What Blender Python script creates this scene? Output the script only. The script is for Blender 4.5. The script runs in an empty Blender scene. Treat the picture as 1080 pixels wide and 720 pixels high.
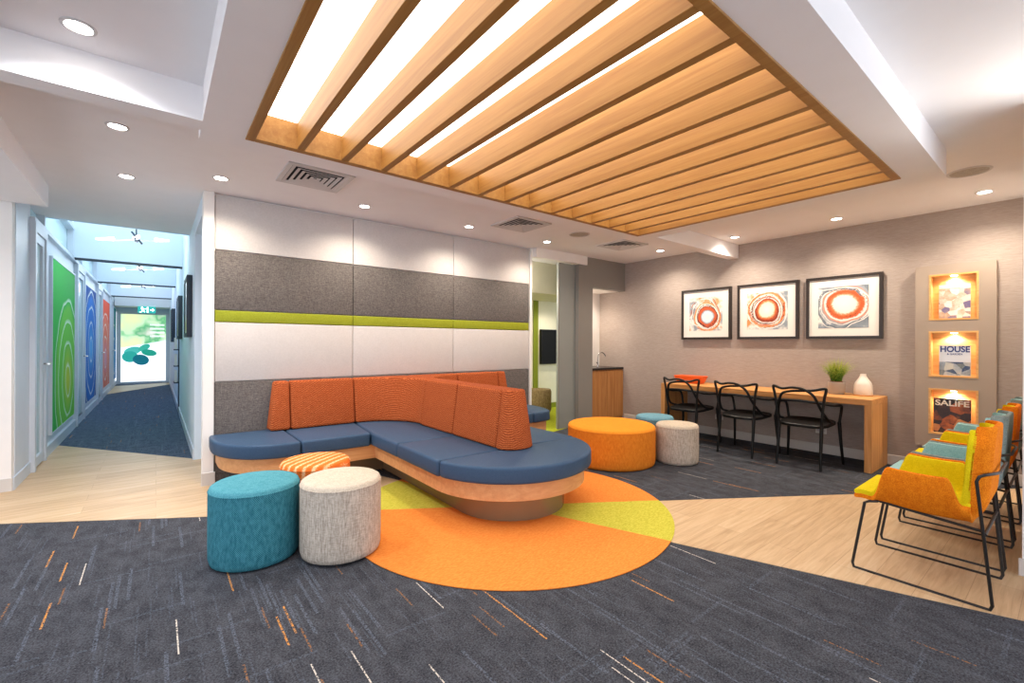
import bpy, bmesh, math, random
from mathutils import Vector, Matrix
R = random.Random(7)
S = bpy.context.scene
COL = S.collection
PI = math.pi

# ------------------------------------------------------------------ helpers
def lin(r, g, b):
    f = lambda c: (c/255/12.92) if c/255 <= 0.04045 else ((c/255+0.055)/1.055)**2.4
    return (f(r), f(g), f(b), 1.0)

def smoothpath(pts, n=6, closed=False):
    P = [Vector(p) for p in pts]
    out = []
    m = len(P)
    for i in range(m if closed else m-1):
        if closed:
            a, b, c, d = P[i-1], P[i], P[(i+1) % m], P[(i+2) % m]
        else:
            b, c = P[i], P[i+1]
            a = P[i-1] if i > 0 else b*2-c
            d = P[i+2] if i+2 < m else c*2-b
        for k in range(n):
            t = k/n
            out.append(0.5*((2*b)+(c-a)*t+(2*a-5*b+4*c-d)*t*t+(3*b-a-3*c+d)*t**3))
    if not closed:
        out.append(P[-1])
    return out

class MB:
    def __init__(self):
        self.bm = bmesh.new()
    def box(self, x0, x1, y0, y1, z0, z1):
        return self.prism([(x0, y0), (x1, y0), (x1, y1), (x0, y1)], z0, z1)
    def prism(self, pts, z0, z1, top=None):
        bm = self.bm
        top = top or pts
        a = [bm.verts.new((p[0], p[1], z0)) for p in pts]
        b = [bm.verts.new((p[0], p[1], z1)) for p in top]
        n = len(pts)
        fs = [bm.faces.new(a), bm.faces.new(b)]
        for i in range(n):
            fs.append(bm.faces.new((a[i], a[(i+1) % n], b[(i+1) % n], b[i])))
        bmesh.ops.recalc_face_normals(bm, faces=fs)
        return self
    def tube(self, pts, r, seg=8, closed=False):
        bm = self.bm
        P = [Vector(p) for p in pts]
        n = len(P)
        rad = r if callable(r) else (lambda t: r)
        T = []
        for i in range(n):
            if closed:
                t = P[(i+1) % n]-P[i-1]
            else:
                t = P[min(i+1, n-1)]-P[max(i-1, 0)]
            T.append(t.normalized())
        up = Vector((0, 0, 1)) if abs(T[0].z) < 0.9 else Vector((1, 0, 0))
        N = (up-T[0]*up.dot(T[0])).normalized()
        rings = []
        for i in range(n):
            N = (N-T[i]*N.dot(T[i])).normalized()
            Bn = T[i].cross(N)
            rr = rad(i/(n-1) if n > 1 else 0)
            rings.append([bm.verts.new(P[i]+(N*math.cos(2*PI*k/seg)+Bn*math.sin(2*PI*k/seg))*rr) for k in range(seg)])
        fs = []
        for i in range(n if closed else n-1):
            A, Bq = rings[i], rings[(i+1) % n]
            for k in range(seg):
                fs.append(bm.faces.new((A[k], A[(k+1) % seg], Bq[(k+1) % seg], Bq[k])))
        if not closed:
            fs.append(bm.faces.new(rings[0])); fs.append(bm.faces.new(rings[-1]))
        bmesh.ops.recalc_face_normals(bm, faces=fs)
        return self
    def lathe(self, prof, c=(0, 0, 0), seg=40, axis='Z'):
        bm = self.bm
        rings = []
        for r, z in prof:
            if r < 1e-6:
                rings.append([bm.verts.new((c[0], c[1], c[2]+z))])
            else:
                rings.append([bm.verts.new((c[0]+r*math.cos(2*PI*k/seg), c[1]+r*math.sin(2*PI*k/seg), c[2]+z)) for k in range(seg)])
        fs = []
        for A, B in zip(rings, rings[1:]):
            for k in range(seg):
                q = [A[k % len(A)], A[(k+1) % len(A)], B[(k+1) % len(B)], B[k % len(B)]]
                u = []
                for v in q:
                    if v not in u: u.append(v)
                if len(u) > 2: fs.append(bm.faces.new(u))
        bmesh.ops.recalc_face_normals(bm, faces=fs)
        return self
    def bevel(self, w, seg=2, ang=0.6):
        bm = self.bm
        es = [e for e in bm.edges if len(e.link_faces) == 2 and e.calc_face_angle(0) > ang]
        bmesh.ops.bevel(bm, geom=es, offset=w, segments=seg, profile=0.5, affect='EDGES', clamp_overlap=True)
        return self
    def build(self, name, mat, parent=None, world=False, sharp=0.55, kind=None):
        bm = self.bm
        if world and parent is not None:
            bmesh.ops.translate(bm, vec=-parent.location, verts=bm.verts)
        for f in bm.faces: f.smooth = True
        for e in bm.edges:
            e.smooth = not (len(e.link_faces) == 2 and e.calc_face_angle(0) > sharp)
        me = bpy.data.meshes.new(name)
        bm.to_mesh(me); bm.free()
        o = bpy.data.objects.new(name, me)
        me.materials.append(mat)
        COL.objects.link(o)
        if parent is not None: o.parent = parent
        if kind: o['kind'] = kind
        return o

def struct(name, mb, mat):
    return mb.build(name, mat, kind='structure')

def tag(o, label, cat, group=None):
    o['label'] = label; o['category'] = cat
    if group: o['group'] = group
    return o

def thing(name, loc, label, cat, group=None, rz=0):
    o = bpy.data.objects.new(name, None); COL.objects.link(o)
    o.empty_display_size = 0.1
    o.location = loc; o.rotation_euler = (0, 0, rz)
    return tag(o, label, cat, group)

def copy_tree(src, parent=None):
    c = src.copy(); COL.objects.link(c)
    if parent is not None: c.parent = parent
    for ch in [x for x in bpy.data.objects if x.parent is src]:
        copy_tree(ch, c)
    return c

# ------------------------------------------------------------------ materials
class NT:
    def __init__(self, name, rough=0.6, spec=0.3, metal=0.0):
        self.m = bpy.data.materials.new(name); self.m.use_nodes = True
        self.t = self.m.node_tree
        self.b = self.t.nodes['Principled BSDF']
        self.b.inputs['Roughness'].default_value = rough
        self.b.inputs['Specular IOR Level'].default_value = spec
        self.b.inputs['Metallic'].default_value = metal
    def n(self, typ, **kw):
        x = self.t.nodes.new(typ)
        for k, v in kw.items(): setattr(x, k, v)
        return x
    def l(self, a, b): self.t.links.new(a, b)
    def coords(self, kind='Object', scale=(1, 1, 1), rot=(0, 0, 0), loc=(0, 0, 0)):
        if kind == 'World':
            src = self.n('ShaderNodeNewGeometry').outputs['Position']
        else:
            src = self.n('ShaderNodeTexCoord').outputs[kind]
        mp = self.n('ShaderNodeMapping')
        mp.inputs['Scale'].default_value = scale
        mp.inputs['Rotation'].default_value = rot
        mp.inputs['Location'].default_value = loc
        self.l(src, mp.inputs[0])
        return mp.outputs[0]
    def noise(self, vec, scale=5, detail=3, rough=0.5, dist=0):
        x = self.n('ShaderNodeTexNoise')
        x.inputs['Scale'].default_value = scale; x.inputs['Detail'].default_value = detail
        x.inputs['Roughness'].default_value = rough; x.inputs['Distortion'].default_value = dist
        self.l(vec, x.inputs['Vector'])
        return x.outputs['Fac']
    def ramp(self, fac, stops, interp='LINEAR'):
        x = self.n('ShaderNodeValToRGB')
        cr = x.color_ramp; cr.interpolation = interp
        while len(cr.elements) < len(stops): cr.elements.new(0.5)
        for e, (p, c) in zip(cr.elements, stops):
            e.position = p; e.color = c
        self.l(fac, x.inputs[0])
        return x.outputs[0]
    def math(self, op, a, b=None, c=None):
        x = self.n('ShaderNodeMath', operation=op)
        for i, v in enumerate((a, b, c)):
            if v is None: continue
            if isinstance(v, (int, float)): x.inputs[i].default_value = v
            else: self.l(v, x.inputs[i])
        return x.outputs[0]
    def mix(self, fac, a, b):
        x = self.n('ShaderNodeMix', data_type='RGBA')
        for sck, v in ((x.inputs[0], fac), (x.inputs[6], a), (x.inputs[7], b)):
            if isinstance(v, (tuple, int, float)): sck.default_value = v
            else: self.l(v, sck)
        return x.outputs[2]
    def bump(self, h, strength=0.3, dist=0.01):
        x = self.n('ShaderNodeBump')
        x.inputs['Strength'].default_value = strength; x.inputs['Distance'].default_value = dist
        self.l(h, x.inputs['Height']); self.l(x.outputs[0], self.b.inputs['Normal'])
    def col(self, c):
        if isinstance(c, tuple): self.b.inputs['Base Color'].default_value = c
        else: self.l(c, self.b.inputs['Base Color'])
        return self.m

def plain(name, c, rough=0.55, spec=0.3, metal=0.0, var=0.03):
    t = NT(name, rough, spec, metal)
    v = t.coords('Object')
    f = t.noise(v, 6, 3)
    d = tuple(max(0, x*(1-var)) for x in c[:3])+(1,)
    e = tuple(min(1, x*(1+var)) for x in c[:3])+(1,)
    return t.col(t.ramp(f, [(0.3, d), (0.7, e)]))

def emit(name, c, strength):
    m = bpy.data.materials.new(name); m.use_nodes = True
    b = m.node_tree.nodes['Principled BSDF']
    b.inputs['Base Color'].default_value = c
    b.inputs['Emission Color'].default_value = c
    b.inputs['Emission Strength'].default_value = strength
    return m

def fabric(name, c1, c2, scale=220, stretch=(1, 1, 1), bump=0.4, rough=0.9):
    t = NT(name, rough, 0.1)
    v = t.coords('Object', scale=stretch)
    f = t.noise(v, scale, 2, 0.6)
    g = t.noise(v, scale*0.18, 3, 0.6)
    h = t.math('ADD', t.math('MULTIPLY', f, 0.7), t.math('MULTIPLY', g, 0.3))
    t.bump(h, bump, 0.004)
    return t.col(t.ramp(h, [(0.36, c1), (0.62, c2)]))

def weave(name, c1, c2, nu=150.0, nv=150.0, rough=0.9, bump=0.5):
    """crossed yarns running round and up a seat side (cylindrical) - uses angle and height"""
    t = NT(name, rough, 0.1)
    sep = t.n('ShaderNodeSeparateXYZ'); t.l(t.coords('Object'), sep.inputs[0])
    ang = t.math('ARCTAN2', sep.outputs[1], sep.outputs[0])
    rad = t.math('SQRT', t.math('ADD', t.math('MULTIPLY', sep.outputs[0], sep.outputs[0]), t.math('MULTIPLY', sep.outputs[1], sep.outputs[1])))
    a = t.math('SINE', t.math('MULTIPLY', ang, nu))
    b = t.math('SINE', t.math('MULTIPLY', t.math('ADD', sep.outputs[2], t.math('MULTIPLY', rad, 1.0)), nv*4))
    nz = t.noise(t.coords('Object', scale=(1, 1, 0.4)), 60, 3, 0.7)
    s = t.math('ADD', t.math('MULTIPLY', t.math('MULTIPLY', a, b), 0.26), t.math('MULTIPLY_ADD', nz, 0.7, 0.15))
    t.bump(s, bump, 0.004)
    return t.col(t.ramp(s, [(0.3, c1), (0.72, c2)]))

def wood(name, c1, c2, c3, axis='Y', scale=1.0, rough=0.45, kind='Object'):
    t = NT(name, rough, 0.3)
    st = {'X': (0.35, 9, 9), 'Y': (9, 0.35, 9), 'Z': (9, 9, 0.35)}[axis]
    v = t.coords(kind, scale=tuple(s*scale for s in st))
    f = t.noise(v, 3.2, 6, 0.6, 0.6)
    g = t.noise(v, 16, 3, 0.5)
    h = t.math('ADD', t.math('MULTIPLY', f, 0.75), t.math('MULTIPLY', g, 0.25))
    t.bump(h, 0.05, 0.002)
    return t.col(t.ramp(h, [(0.3, c1), (0.5, c2), (0.68, c3)]))

# --- carpet: dark slate loop pile with woven dashes running along Y
def carpet_mat(name, base1, base2, streak, dens=0.985):
    t = NT(name, 0.95, 0.05)
    sep = t.n('ShaderNodeSeparateXYZ'); t.l(t.coords('World'), sep.inputs[0])
    x, y = sep.outputs[0], sep.outputs[1]
    grain = t.noise(t.coords('World'), 120, 3, 0.8)
    soft = t.noise(t.coords('World', scale=(1, 0.5, 1)), 14, 4, 0.7)
    col = t.ramp(t.math('ADD', t.math('MULTIPLY', grain, 0.72), t.math('MULTIPLY', soft, 0.28)), [(0.38, base1), (0.62, base2)])
    def dash(u, v, du, dv, thr, wid, seed, brk):
        ix = t.math('FLOOR', t.math('DIVIDE', u, du))
        w1 = t.n('ShaderNodeTexWhiteNoise', noise_dimensions='2D')
        cx = t.n('ShaderNodeCombineXYZ'); t.l(ix, cx.inputs[0]); cx.inputs[1].default_value = seed
        t.l(cx.outputs[0], w1.inputs['Vector'])
        vy = t.math('ADD', t.math('DIVIDE', v, dv), t.math('MULTIPLY', w1.outputs['Value'], 17.0))
        iy = t.math('FLOOR', vy)
        w2 = t.n('ShaderNodeTexWhiteNoise', noise_dimensions='3D')
        c2 = t.n('ShaderNodeCombineXYZ'); t.l(ix, c2.inputs[0]); t.l(iy, c2.inputs[1]); c2.inputs[2].default_value = seed
        t.l(c2.outputs[0], w2.inputs['Vector'])
        on = t.math('GREATER_THAN', w2.outputs['Value'], thr)
        fx = t.math('FRACT', t.math('DIVIDE', u, du))
        nar = t.math('LESS_THAN', t.math('ABSOLUTE', t.math('SUBTRACT', fx, 0.5)), wid)
        br = t.noise(t.coords('World', scale=(1, 1, 1)), 110, 2, 0.5)
        brk_on = t.math('GREATER_THAN', br, brk)
        m = t.math('MULTIPLY', t.math('MULTIPLY', on, nar), brk_on)
        return m, w2.outputs['Color']
    m, _ = dash(y, x, 0.03, 0.30, 0.955, 0.3, 3.0, 0.52)
    col = t.mix(t.math('MULTIPLY', m, 0.35), col, streak)
    m, _ = dash(x, y, 0.024, 0.40, 0.93, 0.30, 5.0, 0.50)
    col = t.mix(t.math('MULTIPLY', m, 0.5), col, streak)
    m, _ = dash(x, y, 0.012, 0.25, 0.93, 0.30, 33.0, 0.52)
    col = t.mix(t.math('MULTIPLY', m, 0.35), col, streak)
    m, _ = dash(x, y, 0.016, 0.20, 0.988, 0.26, 51.0, 0.50)
    col = t.mix(t.math('MULTIPLY', m, 0.6), col, lin(170, 116, 60))
    m, c = dash(x, y, 0.022, 0.26, dens, 0.19, 9.0, 0.47)
    m2, c2 = dash(x, y, 0.022, 0.30, dens+0.004, 0.13, 21.0, 0.44)
    col = t.mix(t.math('MULTIPLY', m, 0.9), col, lin(204, 142, 72))
    col = t.mix(t.math('MULTIPLY', m2, 0.95), col, lin(212, 204, 192))
    t.bump(grain, 0.5, 0.004)
    return t.col(col)

def streaks(name, c1, c2):
    t = NT(name, 0.9, 0.1)
    f = t.noise(t.coords('Object', scale=(1, 1, 0.12)), 150, 3, 0.7)
    g = t.noise(t.coords('Object', scale=(0.3, 0.3, 2)), 120, 2, 0.6)
    h = t.math('ADD', t.math('MULTIPLY', f, 0.65), t.math('MULTIPLY', g, 0.35))
    t.bump(h, 0.4, 0.004)
    return t.col(t.ramp(h, [(0.36, c1), (0.62, c2)]))

M = {}
M['carpet'] = carpet_mat('slate_carpet', lin(36, 37, 42), lin(88, 90, 97), lin(108, 117, 132), 0.986)
M['carpet_hall'] = carpet_mat('hall_carpet', lin(48, 60, 76), lin(98, 112, 130), lin(110, 124, 142), 0.996)
def plank_mat():
    t = NT('floor_planks', 0.42, 0.35)
    br = t.n('ShaderNodeTexBrick')
    br.offset = 0.37; br.inputs['Scale'].default_value = 1.0
    br.inputs['Brick Width'].default_value = 1.2; br.inputs['Row Height'].default_value = 0.18
    br.inputs['Mortar Size'].default_value = 0.0012; br.inputs['Bias'].default_value = 0.0
    br.inputs['Color1'].default_value = (0.2, 0.2, 0.2, 1); br.inputs['Color2'].default_value = (0.8, 0.8, 0.8, 1)
    br.inputs['Mortar'].default_value = (0.1, 0.1, 0.1, 1)
    t.l(t.coords('World'), br.inputs['Vector'])
    g = t.noise(t.coords('World', scale=(0.6, 9, 1)), 4, 6, 0.65, 0.5)
    h = t.math('ADD', t.math('MULTIPLY', g, 0.8), t.math('MULTIPLY', br.outputs['Color'], 0.25))
    c = t.ramp(h, [(0.32, lin(174, 141, 104)), (0.55, lin(200, 169, 131)), (0.78, lin(216, 192, 158))])
    c = t.mix(t.math('MULTIPLY', br.outputs['Fac'], 0.5), c, lin(135, 105, 75))
    return t.col(c)
M['plank'] = plank_mat()
def loop_mat(name, c1, c2):
    t = NT(name, 0.95, 0.05)
    f = t.noise(t.coords('World', scale=(0.25, 1, 1)), 160, 3, 0.7)
    t.bump(f, 0.4, 0.003)
    return t.col(t.ramp(f, [(0.35, c1), (0.65, c2)]))
M['rug_orange'] = loop_mat('orange_carpet', lin(218, 122, 50), lin(232, 145, 70))
M['rug_lime'] = loop_mat('lime_carpet', lin(172, 165, 52), lin(206, 198, 84))
M['green_floor'] = loop_mat('green_carpet', lin(138, 148, 30), lin(176, 182, 58))
M['ceiling'] = plain('white_ceiling_paint', lin(240, 237, 238), 0.8, 0.1, var=0.01)
M['white'] = plain('white_paint', lin(236, 232, 228), 0.6, 0.2, var=0.01)
M['skirt'] = plain('skirting_paint', lin(206, 200, 194), 0.5, 0.25, var=0.01)
def wallpaper():
    t = NT('grasscloth_wallpaper', 0.85, 0.1)
    f = t.noise(t.coords('World', scale=(1, 3, 55)), 5, 4, 0.65)
    g = t.noise(t.coords('World', scale=(1, 1, 1)), 2.0, 2, 0.5)
    t.bump(f, 0.35, 0.004)
    h = t.math('ADD', t.math('MULTIPLY', f, 0.85), t.math('MULTIPLY', g, 0.15))
    return t.col(t.ramp(h, [(0.32, lin(158, 144, 135)), (0.68, lin(184, 170, 161))]))
M['wallpaper'] = wallpaper()
M['grey_wall'] = plain('grey_wall_paint', lin(138, 134, 128), 0.6, 0.2, var=0.015)
M['grey_door'] = plain('grey_sliding_panel', lin(142, 146, 142), 0.35, 0.4, var=0.015)
M['metal_wall'] = plain('silver_cladding', lin(204, 211, 220), 0.4, 0.4, var=0.015)
M['alu'] = plain('aluminium_frame', lin(206, 213, 222), 0.4, 0.4, 0.1, var=0.02)
M['panel_light'] = fabric('light_panel_vinyl', lin(196, 190, 187), lin(203, 197, 194), 60, bump=0.03, rough=0.55)
def woven_panel():
    t = NT('dark_woven_panel', 0.9, 0.1)
    f = t.noise(t.coords('World', scale=(8, 1, 60)), 5, 4, 0.75)
    g = t.noise(t.coords('World', scale=(60, 1, 8)), 5, 3, 0.7)
    h = t.math('ADD', t.math('MULTIPLY', f, 0.6), t.math('MULTIPLY', g, 0.4))
    t.bump(h, 0.4, 0.004)
    return t.col(t.ramp(h, [(0.36, lin(62, 58, 58)), (0.62, lin(126, 119, 115))]))
M['panel_dark'] = woven_panel()
M['panel_green'] = fabric('olive_panel_vinyl', lin(136, 142, 34), lin(150, 156, 48), 90, bump=0.08, rough=0.5)
M['slat'] = wood('slat_timber', lin(146, 98, 47), lin(162, 115, 57), lin(175, 129, 69), 'Y', rough=0.5)
M['frame_wood'] = wood('lightbox_frame_timber', lin(146, 90, 52), lin(166, 108, 66), lin(182, 124, 78), 'Y', rough=0.5)
M['base_wood'] = wood('banquette_timber', lin(194, 136, 88), lin(208, 151, 101), lin(220, 168, 118), 'X', 0.7)
M['desk_wood'] = wood('desk_timber', lin(182, 120, 62), lin(206, 146, 84), lin(220, 164, 104), 'Y')
M['desk_wood_v'] = wood('desk_timber_upright', lin(182, 120, 62), lin(206, 146, 84), lin(220, 164, 104), 'Z')
M['cab_wood'] = wood('cabinet_timber', lin(150, 98, 52), lin(178, 122, 70), lin(196, 142, 88), 'Z')
M['niche_wood'] = wood('niche_timber', lin(204, 150, 84), lin(222, 172, 106), lin(232, 188, 126), 'Y')
M['plinth'] = plain('bronze_plinth', lin(136, 112, 84), 0.22, 0.5, 0.25)
M['vinyl'] = fabric('navy_vinyl', lin(52, 73, 98), lin(62, 83, 108), 300, bump=0.12, rough=0.42)
def zig_mat():
    t = NT('orange_zigzag_upholstery', 0.85, 0.12)
    sep = t.n('ShaderNodeSeparateXYZ'); t.l(t.coords('Object'), sep.inputs[0])
    u = t.math('ADD', sep.outputs[0], sep.outputs[1])
    tri = t.math('PINGPONG', t.math('MULTIPLY', u, 1.0), 0.016)
    ph = t.math('ADD', sep.outputs[2], t.math('MULTIPLY', tri, 0.8))
    w = t.math('SINE', t.math('MULTIPLY', ph, 2*PI/0.017))
    n = t.noise(t.coords('Object'), 130, 2, 0.6)
    h = t.math('ADD', t.math('MULTIPLY', w, 0.25), n)
    t.bump(h, 0.6, 0.006)
    return t.col(t.ramp(h, [(0.25, lin(126, 54, 24)), (0.62, lin(176, 86, 44)), (0.85, lin(198, 114, 68))]))
M['zig'] = zig_mat()
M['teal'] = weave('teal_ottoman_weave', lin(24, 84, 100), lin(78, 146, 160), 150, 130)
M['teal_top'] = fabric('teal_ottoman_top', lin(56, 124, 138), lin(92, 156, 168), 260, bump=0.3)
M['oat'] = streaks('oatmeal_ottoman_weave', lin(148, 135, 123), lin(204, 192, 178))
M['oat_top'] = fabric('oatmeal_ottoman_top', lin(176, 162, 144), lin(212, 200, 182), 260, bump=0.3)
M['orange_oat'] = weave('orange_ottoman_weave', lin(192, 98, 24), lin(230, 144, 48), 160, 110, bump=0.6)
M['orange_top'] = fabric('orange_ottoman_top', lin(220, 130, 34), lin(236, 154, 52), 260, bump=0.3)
M['blue_oat'] = fabric('blue_ottoman_weave', lin(84, 132, 152), lin(122, 166, 182), 240)
def stripe_mat():
    t = NT('orange_striped_weave', 0.9, 0.1)
    v = t.coords('Object', scale=(1, 1, 1), rot=(0, 0, 0.9))
    sep = t.n('ShaderNodeSeparateXYZ'); t.l(v, sep.inputs[0])
    a = t.math('SINE', t.math('MULTIPLY', sep.outputs[0], 110))
    b = t.noise(t.coords('Object', scale=(1, 1, 1)), 90, 2, 0.6)
    h = t.math('ADD', t.math('MULTIPLY', a, 0.3), b)
    t.bump(h, 0.4, 0.004)
    return t.col(t.ramp(h, [(0.42, lin(222, 112, 44)), (0.62, lin(236, 140, 74)), (0.78, lin(236, 190, 146))]))
M['stripe'] = stripe_mat()
M['brown_weave'] = weave('brown_stool_weave', lin(92, 72, 44), lin(182, 160, 118), 90, 60)
M['black_plastic'] = plain('black_plastic', lin(15, 14, 14), 0.45, 0.3)
M['black_metal'] = plain('black_rod', lin(34, 31, 30), 0.4, 0.5, 0.3)
M['chair_orange'] = fabric('orange_felt', lin(206, 96, 10), lin(240, 142, 30), 240, bump=0.35)
M['chair_yellow'] = fabric('yellow_felt', lin(206, 184, 8), lin(228, 206, 30), 240, bump=0.3)
M['chair_teal'] = fabric('pale_teal_felt', lin(132, 172, 172), lin(164, 200, 198), 240, bump=0.3)
M['chair_grey'] = fabric('grey_teal_felt', lin(112, 126, 122), lin(146, 158, 154), 240, bump=0.3)
M['frame_black'] = plain('dark_picture_frame', lin(48, 40, 36), 0.35, 0.4)
M['mat_white'] = plain('white_mount_board', lin(236, 230, 222), 0.8, 0.1, var=0.01)
M['mag_panel'] = plain('taupe_display_panel', lin(168, 152, 138), 0.5, 0.25, var=0.01)
M['vent'] = plain('vent_white', lin(206, 202, 202), 0.5, 0.3)
M['vent_dark'] = plain('vent_duct', lin(40, 40, 44), 0.8, 0.1)
M['ceramic'] = plain('white_ceramic', lin(236, 226, 214), 0.5, 0.4)
M['glass_grey'] = plain('smoky_pot', lin(176, 168, 160), 0.2, 0.5)
M['soil'] = fabric('brown_pebbles', lin(80, 44, 28), lin(150, 96, 66), 90)
def leaf_mat():
    t = NT('grass_blades', 0.55, 0.3)
    v = t.coords('Object')
    sep = t.n('ShaderNodeSeparateXYZ'); t.l(v, sep.inputs[0])
    f = t.math('ADD', t.math('MULTIPLY', t.noise(v, 60, 2), 0.8), t.math('MULTIPLY', sep.outputs[2], 1.4))
    return t.col(t.ramp(f, [(0.42, lin(30, 74, 20)), (0.66, lin(98, 150, 40)), (0.86, lin(190, 200, 84))]))
M['leaf'] = leaf_mat()
M['tray'] = plain('orange_lacquer', lin(230, 96, 34), 0.35, 0.4)
M['counter'] = plain('black_counter', lin(40, 34, 32), 0.25, 0.5)
M['chrome'] = plain('chrome', lin(200, 200, 200), 0.15, 0.5, 1.0)
M['screen'] = plain('black_screen', lin(10, 10, 11), 0.5, 0.15)
M['olive_wall'] = plain('olive_wall_paint', lin(126, 136, 32), 0.6, 0.2)
M['cream_wall'] = plain('cream_wall_paint', lin(222, 218, 196), 0.7, 0.2)
M['blue_white'] = plain('pale_hall_paint', lin(214, 226, 236), 0.65, 0.2, var=0.01)
M['dark'] = plain('dark_gasket', lin(54, 62, 72), 0.5, 0.3)
M['plate'] = plain('white_outlet_plastic', lin(226, 222, 216), 0.4, 0.4)
M['lamp'] = emit('downlight_lamp', (1.0, 0.93, 0.84, 1), 30)
M['diffuser'] = emit('lightbox_diffuser', (1.0, 0.97, 0.89, 1), 3.4)
M['led'] = emit('niche_led', (1.0, 0.90, 0.74, 1), 14)
M['exit_green'] = emit('exit_sign_green', lin(30, 150, 140), 0.9)
M['exit_white'] = emit('exit_sign_white', (1, 1, 1, 1), 1.6)
M['skylight'] = emit('skylight_pane', (0.74, 0.89, 1.0, 1), 1.15)
def glass_mat(name, c, rough=0.08, alpha=0.35):
    t = NT(name, rough, 0.5)
    t.b.inputs['Alpha'].default_value = alpha
    return t.col(c)
M['glass'] = glass_mat('frosted_glazing', lin(206, 228, 232), 0.25, 0.85)

# ------------------------------------------------------------------ camera
f_px, yh, ya, roll = 474.0, 362.1, math.atan(375/474.0), 0.0043
cam_d = bpy.data.cameras.new('camera'); cam = bpy.data.objects.new('camera', cam_d); COL.objects.link(cam)
cam_d.sensor_width = 36; cam_d.lens = 36*f_px/1080
cam_d.shift_y = (yh-360)/1080
cam_d.clip_start = 0.05
cam.matrix_world = Matrix.Translation((0, 0, 1.3)) @ Matrix.Rotation(-ya, 4, 'Z') @ Matrix.Rotation(PI/2, 4, 'X') @ Matrix.Rotation(roll, 4, 'Z')
S.camera = cam

# ------------------------------------------------------------------ shell
CZ = 2.67          # ceiling
BZ = 2.484         # underside of bulkheads
PY = 4.92          # panelled wall face
RX = 6.28          # wallpapered wall face
LX = -0.96         # hall left wall
HX = 0.33          # hall right wall
HE = 18.3          # hall end
cx, cy = 2.22, 2.82

struct('floor', MB().box(-4.2, 8.6, -3.2, 19.2, -0.12, 0.0), M['carpet'])
def l1(x): return cy-0.63*(x-cx)
dx, dy = 0.555, -1.48
# timber strip, two opposite wedges meeting under the round rug
struct('floor', MB().prism([(cx, cy), (cx-2.06*dx*1.03, 6.12+0.04), (HX, 6.12), (LX, 7.92), (-1.2, 7.92), (-4.2, l1(-4.2)+2.5), (-4.2, l1(-4.2))], 0.0, 0.003), M['plank'])
struct('floor', MB().prism([(cx, cy), (6.27, l1(6.27)), (6.27, -3.2), (cx+dx*4.05, cy+dy*4.05)], 0.0, 0.003), M['plank'])
struct('floor', MB().prism([(HX, 6.12), (HX, HE), (LX, HE), (LX, 7.92)], 0.0, 0.003), M['carpet_hall'])
struct('floor', MB().prism([(LX, 14.9), (HX, 17.3), (HX, 18.1), (LX, 17.5)], 0.003, 0.005), M['plank'])
struct('floor', MB().prism([(4.2, 4.80), (4.55, 4.80), (5.15, 4.95), (8.0, 4.95), (8.0, 6.7), (2.6, 6.7), (2.6, 5.08), (4.2, 5.08)], 0.0, 0.003), M['green_floor'])

struct('ceiling', MB().box(-4.2, 6.5, -3.2, 4.95, CZ, CZ+0.12), M['ceiling'])
struct('ceiling', MB().box(-1.3, HX, 4.95, 7.05, CZ, CZ+0.12), M['ceiling'])
struct('ceiling', MB().box(HX, 8.6, 4.95, 6.9, CZ, CZ+0.12), M['ceiling'])
# dropped bulkhead round the slatted light
b = MB()
ox0, ox1, oy0, oy1 = 0.19, 4.34, 0.585, 3.20
ix0, ix1, iy0, iy1 = 0.400, 4.130, 0.790, 3.010
b.box(ox0, ix0, oy0, oy1, BZ, CZ); b.box(ix1, ox1, oy0, oy1, BZ, CZ)
b.box(ix0, ix1, oy0, iy0, BZ, CZ); b.box(ix0, ix1, iy1, oy1, BZ, CZ)
struct('trim_1', b, M['ceiling'])
struct('trim_2', MB().box(-4.2, ox0, 2.92, 3.05, BZ, CZ), M['ceiling'])
struct('trim_3', MB().box(ox1, RX, 2.92, 3.05, BZ, CZ), M['ceiling'])
struct('trim_4', MB().box(-4.2, -0.75, -3.2, 5.64, BZ, CZ), M['ceiling'])

# right wall with the wallpaper, front return wall and pantry recess
struct('wall_right', MB().box(RX, RX+0.12, 0.2, 5.5, 0, CZ), M['wallpaper'])
b = MB(); b.box(5.46, RX, 4.83, 4.95, 2.20, CZ)
b.box(5.14, 5.46, 4.83, 4.95, 0, CZ)
struct('wall_back', b, M['grey_wall'])
b = MB(); b.box(5.40, RX, 5.39, 5.45, 0, 2.2); b.box(5.40, 5.46, 4.95, 5.39, 0, 2.2)
struct('wall_pantry', b, M['white'])
struct('ceiling', MB().box(5.46, RX, 4.95, 5.39, 2.2, 2.24), M['white'])
struct('wall_near', MB().box(3.84, RX+0.12, -0.12, 0.20, 0, CZ), M['white'])
struct('baseboard_right', MB().box(RX-0.014, RX, 0.2, 4.83, 0, 0.11).bevel(0.004, 1), M['skirt'])
struct('baseboard_near', MB().box(3.826, 3.84, -0.12, 0.214, 0, 0.10).bevel(0.004, 1), M['skirt'])
# panelled wall body and white end
b = MB(); b.box(HX, 4.24, 4.955, 5.07, 0, CZ); b.box(HX, 0.412, 4.905, 4.955, 0, CZ)
b.box(4.205, 4.24, 4.90, 4.955, 0, CZ)
struct('wall_panelled', b, M['white'])
struct('trim_5', MB().box(4.24, 5.30, 4.80, 4.895, 2.535, CZ), M['white'])
struct('baseboard_hall', MB().box(HX-0.012, 0.424, 4.893, 4.905, 0, 0.12).bevel(0.003, 1), M['skirt'])
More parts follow.
